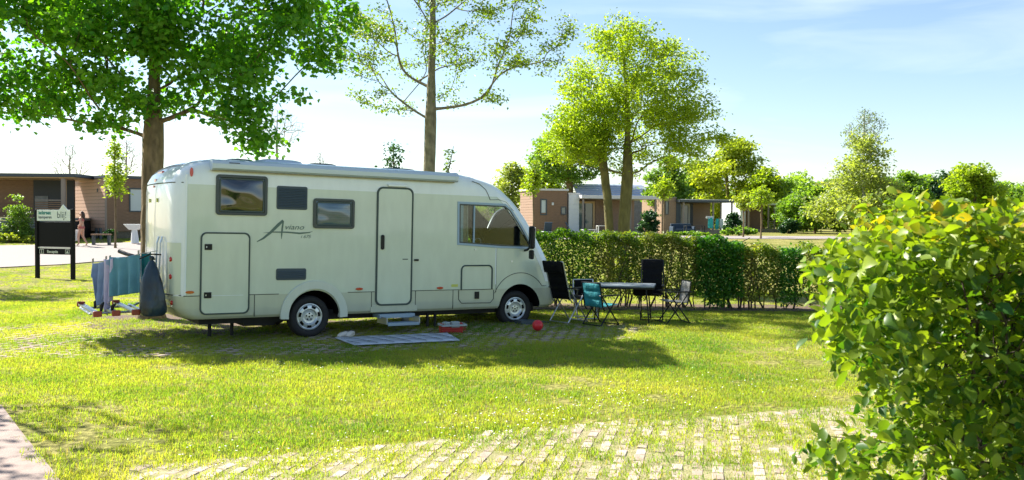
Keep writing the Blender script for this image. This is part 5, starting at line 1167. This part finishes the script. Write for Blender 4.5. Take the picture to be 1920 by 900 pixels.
# veranda cabin at the far left
Yv = 47.0; p = gx(134, Yv+1); vc = thing('cabin', 'cabin with a covered veranda, dark panel wall and grey slatted skirt at the left border', 'cabin', (p.x, p.y, p.z), rad(4))
Hv = at(134, 326, Yv+1).z-p.z; L_ = 7.5
MB().bx(-L_, .35, -.3, 4.4, Hv-.18, Hv).build('roof', M['roofdark'], vc, bevel=.01)
MB().bx(-L_, .25, -.2, 4.3, Hv-.24, Hv-.19).build('soffit', M['ceil'], vc)
MB().bx(-L_, -3.0, 2.4, 2.5, 1.2, Hv-.25).build('wall', M['wood'], vc); boards(vc, -L_, -3.0, 1.2, Hv-.28, 2.4, M['wood'], .25)
MB().bx(-3.0, -1.35, 2.3, 2.4, 1.2, Hv-.25).build('dark_panel', M['charcoal'], vc); MB().bx(-2.9, -2.2, 2.26, 2.3, 1.2, 2.4).build('cupboard', M['greyslat'], vc)
MB().bx(-1.35, -1.15, 2.2, 2.3, 1.2, Hv-.25).build('door_frame', M['ceil'], vc)
MB().bx(-1.15, -.75, 2.2, 2.35, 1.2, Hv-.25).build('shutter', M['charcoal'], vc)
for x in (-.75, -.52): pass
MB().bx(-.50, -.30, -.1, .1, 1.2, Hv-.24).build('post', M['post'], vc); MB().bx(-.06, .04, 3.9, 4.0, 1.2, Hv-.24).build('post', M['post'], vc)
MB().bx(-1.9, -.50, 0, .05, 2.1, 2.16).build('railing', M['post'], vc)
for i in range(7): MB().bx(-1.9, -.50, 0.0, .03, 1.32+i*.11, 1.38+i*.11).build('rail_board', M['wood'], vc)
MB().bx(-L_, .0, -.12, 4.2, 1.04, 1.18).build('deck', M['greyslat'], vc)
for i in range(7): MB().bx(-L_, -.0, -.16, -.13, .0+i*.15, .11+i*.15).build('skirt_board', M['greyslat'], vc)
MB().bx(-L_, -.05, -.1, 4.1, -.1, 1.0).build('skirt_backing', M['charcoal'], vc)
Yb = 66; p = gx(104, Yb); bc = thing('cabin', 'reddish cabin with a dark door seen beyond the left veranda', 'cabin', p, rad(10)); Hb = at(104, 345, Yb).z-p.z
MB().bx(-2.5, 2.0, 0, 3, 0, Hb).build('wall', M['woodred'], bc); boards(bc, -2.5, 2.0, 0, Hb, 0, M['woodred'], .3); MB().bx(-2.7, 2.2, -.2, 3.2, Hb, Hb+.25).build('roof', M['roofpale'], bc)
MB().bx(.35, 1.2, -.06, -.035, .1, 2.2).build('door', M['charcoal'], bc)

# --- right group: local +x runs along the front to the right and away
def porch(root, x0, x1, y0, y1, zf, zt, roof, posts, fascia=.2, rot=None, ceil='ceil'):
    r_ = MB().bx(x0-.1, x1+.15, y0-.15, y1, zt, zt+fascia).build('porch_roof', M[roof], root, bevel=.01)
    for x in posts: MB().bx(x-.06, x+.06, y0, y0+.12, zf, zt).build('post', M['post'], root)
    MB().bx(x0, x1, y0-.05, y1, zf-.35, zf).build('deck', M['deck'], root)
YA = 66.0; p = gx(1000, YA); ca = thing('cabin', 'brown clad cabin end with two small windows and a white outside lamp', 'cabin', p, rad(18))
HA = at(1000, 357, YA).z-p.z
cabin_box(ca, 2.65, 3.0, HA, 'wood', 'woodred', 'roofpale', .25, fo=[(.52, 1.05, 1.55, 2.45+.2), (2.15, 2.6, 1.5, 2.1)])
window(ca, .52, 1.05, 1.45, 2.65, 0, 'palepane', t=.09); window(ca, 2.15, 2.6, 1.5, 2.1, 0, 'pane', t=.07)
MB().bx(1.42, 1.56, -.14, -.03, 2.2, 2.4).build('outside_lamp', M['whitewall'], ca, bevel=.01)
p = gx(1066, YA+1.0); cb = thing('cabin', 'white walled cabin with pale porch roof, glass doors and wooden deck behind the twin trunks', 'cabin', p, rad(18))
k = 25.0; HB = at(1066, 364, YA+1).z-p.z; zf = .30
MB().bx(0, .85, 0, 3.5, 0, HB).build('white_wall', M['whitewall'], cb); MB().bx(-.05, .9, -.06, 3.4, HB, HB+.1).build('wall_cap', M['roofpale'], cb)
boards(cb, 0.02, .83, .1, HB-.05, 0, M['whitewall'], .35)
porch(cb, .85, 7.1, -.6, 3.6, zf, HB-.32, 'roofpale', (.95, 4.85, 6.95), .26)
MB().bx(.85, 7.0, 3.3, 3.45, zf, HB-.32).build('back_wall', M['woodred'], cb); boards(cb, 2.8, 7.0, zf, HB-.34, 3.3, M['woodred'], .3)
gd = MB().ring([(1.05, zf), (2.65, zf), (2.65, HB-.5), (1.05, HB-.5)], [(1.2, zf+.05), (2.5, zf+.05), (2.5, HB-.65), (1.2, HB-.65)], 1.2, 1.35).build('glass_door', M['ceil'], cb)
MB().bx(1.2, 2.5, 1.28, 1.3, zf+.05, HB-.65).build('pane', M['pane'], gd); MB().bx(1.82, 1.88, 1.22, 1.3, zf+.05, HB-.65).build('mullion', M['charcoal'], gd)
for i in range(4): 
    for (xa, xb) in ((4.15, 4.85),): MB().bx(xa, xb, -.58, -.52, zf+.1+.2*i, zf+.17+.2*i).build('rail_board', M['post'], cb)
MB().bx(2.7, 3.1, 1.2, 1.3, zf, HB-.4).build('wall_panel', M['wood'], cb); MB().bx(.95, 1.05, 1.1, 1.3, zf, HB-.35).build('wall_panel', M['roofdark'], cb)
# grey roofed building behind
p = gx(1090, 84); gr = thing('building', 'low building with blue grey sheet roof showing above the pale porch', 'building', p, rad(6)); zt = at(1090, 341, 84).z-p.z; zb = at(1090, 366, 84).z-p.z
mb = MB(); mb.add([(-.4, 0, zb), (7.2, 0, zb), (7.0, 5, zt), (0, 5, zt), (-.4, 0, zb-.25), (7.2, 0, zb-.25)], [(0, 1, 2, 3), (4, 5, 1, 0)]); ro = mb.build('roof', M['solar'], gr); ro.modifiers.new('t', 'SOLIDIFY').thickness = .08
for i in range(1, 6): MB().tube([(-.4+.06*i, 0+i*.83, zb+(zt-zb)*i/6+.02), (7.2-.03*i, i*.83, zb+(zt-zb)*i/6+.02)], .035, 5).build('sheet_joint', M['roofpale'], gr)
MB().bx(0, 7, .3, 6, 0, zb).build('wall', M['greyslat'], gr)
# tan end wall + dark porch
YB2 = 76.0; p = gx(1240, YB2); cc = thing('cabin', 'tan ended cabin with dark flat porch roof and reddish inner wall', 'cabin', p, rad(16)); HC = at(1240, 371, YB2).z-p.z
MB().bx(0, 1.35, 0, 4, 0, HC).build('end_wall', M['tan'], cc); boards(cc, 0, 1.35, .1, HC-.03, 0, M['tan'], .3, openings=[(.35, .65, 1.6, 2.8)]); window(cc, .35, .65, 1.6, 2.8, 0, 'pane', t=.05)
MB().bx(-.05, 1.4, -.06, 4, HC, HC+.08).build('wall_cap', M['post'], cc); MB().bx(1.35, 1.75, -.1, .3, .2, HC-.15).build('corner_wall', M['roofdark'], cc)
porch(cc, 1.4, 6.6, -.6, 3.6, .32, HC-.35, 'roofdark', (1.8, 4.6, 5.35, 6.4), .22)
MB().bx(1.4, 6.75, -.76, -.74, HC-.16, HC-.10).build('gutter', M['roofpale'], cc)
MB().bx(1.4, 6.4, 3.3, 3.45, .3, HC-.35).build('back_wall', M['woodred'], cc); boards(cc, 3.6, 6.4, .3, HC-.4, 3.3, M['woodred'], .3)
gd = MB().ring([(1.85, .32), (3.3, .32), (3.3, HC-.45), (1.85, HC-.45)], [(2.0, .4), (3.15, .4), (3.15, HC-.6), (2.0, HC-.6)], 1.2, 1.35).build('glass_door', M['curtain'], cc); MB().bx(2.0, 3.15, 1.28, 1.3, .4, HC-.6).build('pane', M['pane'], gd); MB().bx(2.5, 2.56, 1.22, 1.3, .4, HC-.6).build('mullion', M['curtain'], gd)
MB().bx(3.3, 3.6, 1.2, 1.3, .3, HC-.4).build('wall_panel', M['charcoal'], cc)
for i in range(4): MB().bx(5.4, 6.0, -.58, -.52, .45+.2*i, .51+.2*i).build('rail_board', M['post'], cc)
# last porch
YD = 86.0; p = gx(1388, YD); cdn = thing('cabin', 'farthest cabin with pale porch roof and white wall at the end of the row', 'cabin', p, rad(14)); HD = at(1388, 378, YD).z-p.z
MB().bx(0, .55, 0, 4, 0, HD).build('white_wall', M['whitewall'], cdn)
porch(cdn, .55, 4.3, -.5, 3.4, .3, HD-.3, 'roofpale', (.65, 2.75, 3.4, 4.15), .2)
MB().bx(.55, 4.2, 3.2, 3.35, .3, HD-.3).build('back_wall', M['wood'], cdn); boards(cdn, .55, 4.2, .3, HD-.35, 3.2, M['wood'], .35)
window(cdn, 1.0, 1.9, .5, HD-.6, 3.1, 'pane'); 
for i in range(4): MB().bx(2.8, 3.4, -.48, -.42, .42+.2*i, .48+.2*i).build('rail_board', M['post'], cdn)

# --- small things at the cabins
def lounger(px, Y, rz, label):
    p = gx(px, Y); t = thing('deck_chair', label, 'lounger', p, rz, 'loungers before the cabins')
    MB().tube([(-.6, -.28, .3), (.7, -.28, .3), (.7, .28, .3), (-.6, .28, .3), (-.6, -.28, .3)], .025, 6).build('frame', M['whitemetal'], t)
    MB().box((.1, 0, .33), (1.1, .52, .03)).build('seat', M['loungeblue'], t); MB().box((-.62, 0, .62), (.04, .52, .75), 0, Matrix.Rotation(rad(-28), 3, 'Y')).build('backrest', M['loungeblue'], t)
    for x in (-.5, .6):
        for y in (-.28, .28): MB().tube([(x, y, .3), (x, y, 0)], .02, 6).build('leg', M['whitemetal'], t)
    return t
lounger(1082, 62, rad(-10), 'navy deck lounger with white frame before the white cabin wall')
lounger(1024, 61, rad(100), 'dark deck lounger seen end on before the first brown cabin')
def side_table(px, Y, label, w=.9, h_=.72, mat='whitemetal', z=0):
    p = gx(px, Y); p.z += z; t = thing('side_table', label, 'table', p, rad(10), 'garden tables before the cabins')
    MB().bx(-w/2, w/2, -.3, .3, h_-.04, h_).build('table_top', M[mat], t)
    for x in (-w/2+.04, w/2-.04):
        for y in (-.26, .26): MB().bx(x-.03, x+.03, y-.03, y+.03, 0, h_-.045).build('leg', M[mat], t)
side_table(1131, 64, 'white garden table on the deck before the glass doors'); side_table(1105, 62.5, 'low pale garden table next to the navy lounger', 1.0, .45)
side_table(1302, 72, 'dark garden table before the dark roofed porch', 1.6, .7, 'charcoal')
p = gx(1280, 73); sf = thing('garden_sofa', 'navy outdoor sofa on the deck of the dark roofed cabin', 'sofa', (p.x, p.y, p.z+.0), rad(14))
MB().bx(-.9, .9, -.35, .35, .12, .42).build('seat', M['loungeblue'], sf, bevel=.05); MB().bx(-.9, .9, .28, .45, .3, .85).build('backrest', M['loungeblue'], sf, bevel=.05); MB().bx(-1.0, -.85, -.35, .4, .1, .62).build('armrest', M['loungeblue'], sf, bevel=.04); MB().bx(.85, 1.0, -.35, .4, .1, .62).build('armrest', M['loungeblue'], sf, bevel=.04)
for (px, w, yt, yb, mt, lab, nm) in [(1332, 9, 408, 428, 'turq', 'turquoise towel hanging over the porch railing, left one', 'towel'), (1345, 5, 410, 430, 'turq', 'turquoise towel hanging over the porch railing, right one', 'towel'), (1331, 14, 405, 410, 'whitewall', 'white cloth lying over the porch railing', 'cloth'), (1353, 7, 410, 428, 'palepane', 'pale towel drying at the right of the turquoise ones', 'towel')]:
    cloth(nm, lab, nm, M[mt], (px-w/2, px+w/2), (yt, yt), (yb, yb), (74.2, 74.2), 2, .05, group='towels drying on the cabin porch', seed=px, thick=.04)
def bush(px, Y, yt, yb, w, lm, label, n=1800, seed=1, shape='round', size=None, cat='shrub', group='bushes at the cabins'):
    BT('bush', label, px, Y, yt, yb, w, lm, n, .04, seed=seed, cat=cat, group=group, nt=60, lsize=size or 4.5*Y/FPX, shape=shape)
bush(1216, 63, 392, 440, 44, LM['backdark'], 'dark green rounded shrub under the right half of the pale porch', 3400, 61)
bush(1374, 70, 395, 438, 34, LM['backdark'], 'dark green rounded shrub before the white corner wall', 2600, 62)
bush(1385, 66, 424, 444, 70, LM['back'], 'low green ground cover bush between the two last porches', 2600, 63)
bush(1478, 78, 408, 438, 40, LM['backdark'], 'dark green shrub right of the last porch', 2400, 64)
bush(33, 46, 362, 480, 62, LM['back'], 'conical yellow green shrub before the grey slatted skirt at the left border', 3800, 65, 'cone', size=.11)
bush(16, 45.5, 442, 480, 86, LM['backgold'], 'low yellow flowering ground cover left of the sign', 2600, 66, size=.09)
bush(72, 45.3, 446, 480, 64, LM['backgold'], 'yellow green low planting behind the sign', 1800, 67, size=.09)
bush(50, 46.5, 428, 480, 62, LM['back'], 'grey green lavender like tuft beside the conical shrub', 1800, 68, size=.09)
bush(1150, 58, 433, 447, 120, LM['back'], 'low green planting along the deck behind the twin trunks', 3000, 70)
bush(1290, 66, 433, 446, 90, LM['back'], 'low green planting along the deck of the dark roofed cabin', 2600, 71)
bush(206, 46, 434, 454, 30, LM['backdark'], 'small dark shrub at the foot of the brown cabin', 1200, 69, size=.1)
# little stools / boxes by the cabin corner
p = gx(190, 44); ot = thing('garden_bench', 'small dark wooden bench standing before the corner of the brown cabin', 'bench', p, rad(10))
MB().bx(-.45, .45, -.18, .18, .5, .56).build('seat', M['wood'], ot)
for x in (-.36, .36): MB().bx(x-.05, x+.05, -.15, .15, 0, .5).build('leg', M['roofdark'], ot)
p = gx(250, 45); st = thing('garden_stand', 'white stand with a wide tray top before the brown cabin wall', 'stand', p, 0)
MB().add([(-.42, -.25, 1.0), (.42, -.25, 1.0), (.42, .25, 1.0), (-.42, .25, 1.0), (-.18, -.15, .72), (.25, -.15, .72), (.25, .15, .72), (-.18, .15, .72)], [(0, 1, 2, 3), (4, 7, 6, 5), (0, 4, 5, 1), (1, 5, 6, 2), (2, 6, 7, 3), (3, 7, 4, 0)]).build('tray', M['whitewall'], st, bevel=.02)
MB().tube([(.05, 0, .74), (.08, 0, .05)], [.13, .2], 10).build('pedestal', M['whitewall'], st, smooth=True)

# ------------------------------------------------------------------ camp site sign
a, b = G0(70.5, 521.5), G0(137, 524); d = (b-a); rz = math.atan2(d.y, d.x); wd_ = d.length; Sc = wd_
sg = thing('site_sign', 'black two post camp site sign with white lettered header and blank black board', 'sign', (a+b)/2, rz)
sp = a.length/FPX*1.0; Yd = (a.y+b.y)/2; kz = Yd/FPX
def zz(py): return CAM_H+(410.5-py-.0)*kz*1.0
hw = wd_/2; ztop = zz(397)
for x in (-hw, hw): MB().bx(x-.055, x+.055, -.05, .05, -.1, ztop).build('post', M['black'], sg, bevel=.008)
MB().bx(-hw+.055, hw-.055, -.02, .03, zz(468), zz(421)).build('board', M['black'], sg, bevel=.006)
hx = hw-.04; z0_, z1_ = zz(419), zz(398.5)
hd = MB().prism([(-hx, z0_), (hx, z0_), (hx, z1_), (hx-.12, z1_), (hx-.30, z1_+.165), (hx-.46, z1_), (-hx, z1_)], -.05, -.02).build('header', M['signwhite'], sg, bevel=.004)
MB().bx(-hw+.055, hw-.055, -.03, .02, zz(470.5), zz(468.5)).build('divider', M['signtext'], sg)
lp_ = MB().bx(-hw+.055, hw-.055, -.02, .03, zz(482), zz(471)).build('lower_board', M['black'], sg, bevel=.004)
text('iedereen', .165, (-hx+.07, -.052, z0_+.20), M['teal'], hd, bold=.006, sx=.88); text('kamperen', .125, (-hx+.07, -.052, z0_+.075), M['navy'], hd, bold=.003, sx=1.08)
text('blij!', .29, (.14, -.052, z0_+.09), M['navy'], hd, sx=.95)
zc = (zz(482)+zz(471))/2
text('Receptie', .125, (-.30, -.022, zc-.045), M['signtext'], lp_, bold=.003, sx=1.0)
for x in (-hw+.20, hw-.20): MB().ring([(x-.085, zc-.07), (x+.085, zc-.07), (x+.085, zc+.07), (x-.085, zc+.07)], [(x-.07, zc-.055), (x+.07, zc-.055), (x+.07, zc+.055), (x-.07, zc+.055)], -.024, -.02).build('pictogram', M['signtext'], lp_)
text('i', .14, (-hw+.185, -.022, zc-.045), M['signtext'], lp_, bold=.006); mb = MB(); x = hw-.20
mb.prism([(x-.05, zc-.04), (x+.05, zc-.04), (x, zc+.045)], -.024, -.02); mb.build('tent_symbol', M['signtext'], lp_)

# ------------------------------------------------------------------ woman walking on the road
wY = 43.0; p = gx(153, wY); wm = thing('person', 'dark haired woman in a dusty pink bikini walking along the road, carrying a white cloth', 'person', (p.x, p.y, gzf(p.x, p.y)+.03), rad(185))
def skin_body(name, pts, edges, radii, mat, parent, sub=2):
    me = bpy.data.meshes.new(name); me.from_pydata(pts, edges, []); o = bpy.data.objects.new(name, me); COL.objects.link(o); o.parent = parent; me.materials.append(mat)
    sk = o.modifiers.new('skin', 'SKIN'); sk.use_smooth_shade = True
    for v_, r_ in zip(me.skin_vertices[0].data, radii): v_.radius = (r_, r_) if not isinstance(r_, tuple) else r_
    me.skin_vertices[0].data[0].use_root = True
    o.modifiers.new('sub', 'SUBSURF').levels = sub; o.modifiers[-1].render_levels = sub; return o
# x forward, y left, z up
P_ = [(0, 0, .90), (0, 0, 1.05), (.0, 0, 1.18), (0, 0, 1.32), (0, 0, 1.40), (.02, 0, 1.47), (.03, 0, 1.54), (.03, 0, 1.61),
      (.0, .09, .86), (.12, .09, .48), (.10, .09, .12), (.20, .09, .04),      # front leg
      (-.0, -.09, .86), (-.02, -.09, .47), (-.22, -.09, .12), (-.14, -.09, .04),
      (0, .17, 1.36), (-.06, .22, 1.10), (.08, .20, .92), (.12, .19, .85),
      (0, -.17, 1.36), (.04, -.22, 1.10), (.20, -.20, 1.0), (.26, -.19, .96)]
E_ = [(0, 1), (1, 2), (2, 3), (3, 4), (4, 5), (5, 6), (6, 7), (0, 8), (8, 9), (9, 10), (10, 11), (0, 12), (12, 13), (13, 14), (14, 15), (3, 16), (16, 17), (17, 18), (18, 19), (3, 20), (20, 21), (21, 22), (22, 23)]
R_ = [.125, .10, .105, .11, .05, .05, .085, .075, .10, .06, .036, .035, .10, .06, .036, .035, .05, .036, .026, .022, .05, .036, .026, .022]
skin_body('body', P_, E_, R_, M['skin'], wm)
hp = [(.02, 0, 1.60), (-.03, 0, 1.64), (-.07, 0, 1.55), (-.09, 0, 1.44), (-.10, 0, 1.30), (-.09, 0, 1.22)]
skin_body('hair', hp, [(i, i+1) for i in range(5)], [.085, .09, .095, .085, .06, .025], M['hair'], wm)
def band(z0, z1, rx, ry, name):
    MB().lathe([(1, z0), (1.03, (z0+z1)/2), (1, z1)], 20).build(name, M['bikini'], wm, smooth=True).scale = (rx, ry, 1)
band(1.22, 1.32, .125, .155, 'bikini_top'); band(.84, .95, .135, .165, 'bikini_bottom')
for y, xx, zz_ in ((.09, .2, 0), (-.09, -.14, .0)): MB().box((xx, y, .012+zz_), (.24, .09, .024)).build('sandal', M['dark'], wm, bevel=.01)
for y in (.03, -.03): MB().lathe([(.001, -.012), (.011, 0), (.001, .012)], 8, (.112, y, 1.575)).build('eye', M['dark'], wm)
MB().lathe([(.001, -.02), (.014, -.008), (.001, .022)], 8, (.122, 0, 1.55)).build('nose', M['skin'], wm)
hd_ = wm.matrix_basis @ Vector((.27, -.19, .96)) if False else Vector((p.x-.26, p.y+.12, gzf(p.x, p.y)+1.0))
cl = cloth('cloth', 'white cloth carried in front by the walking woman', 'cloth', M['white_cloth'], (141, 148), (430, 430), (452, 450), (wY-.05, wY-.05), 2, .05, seed=9, thick=.03)
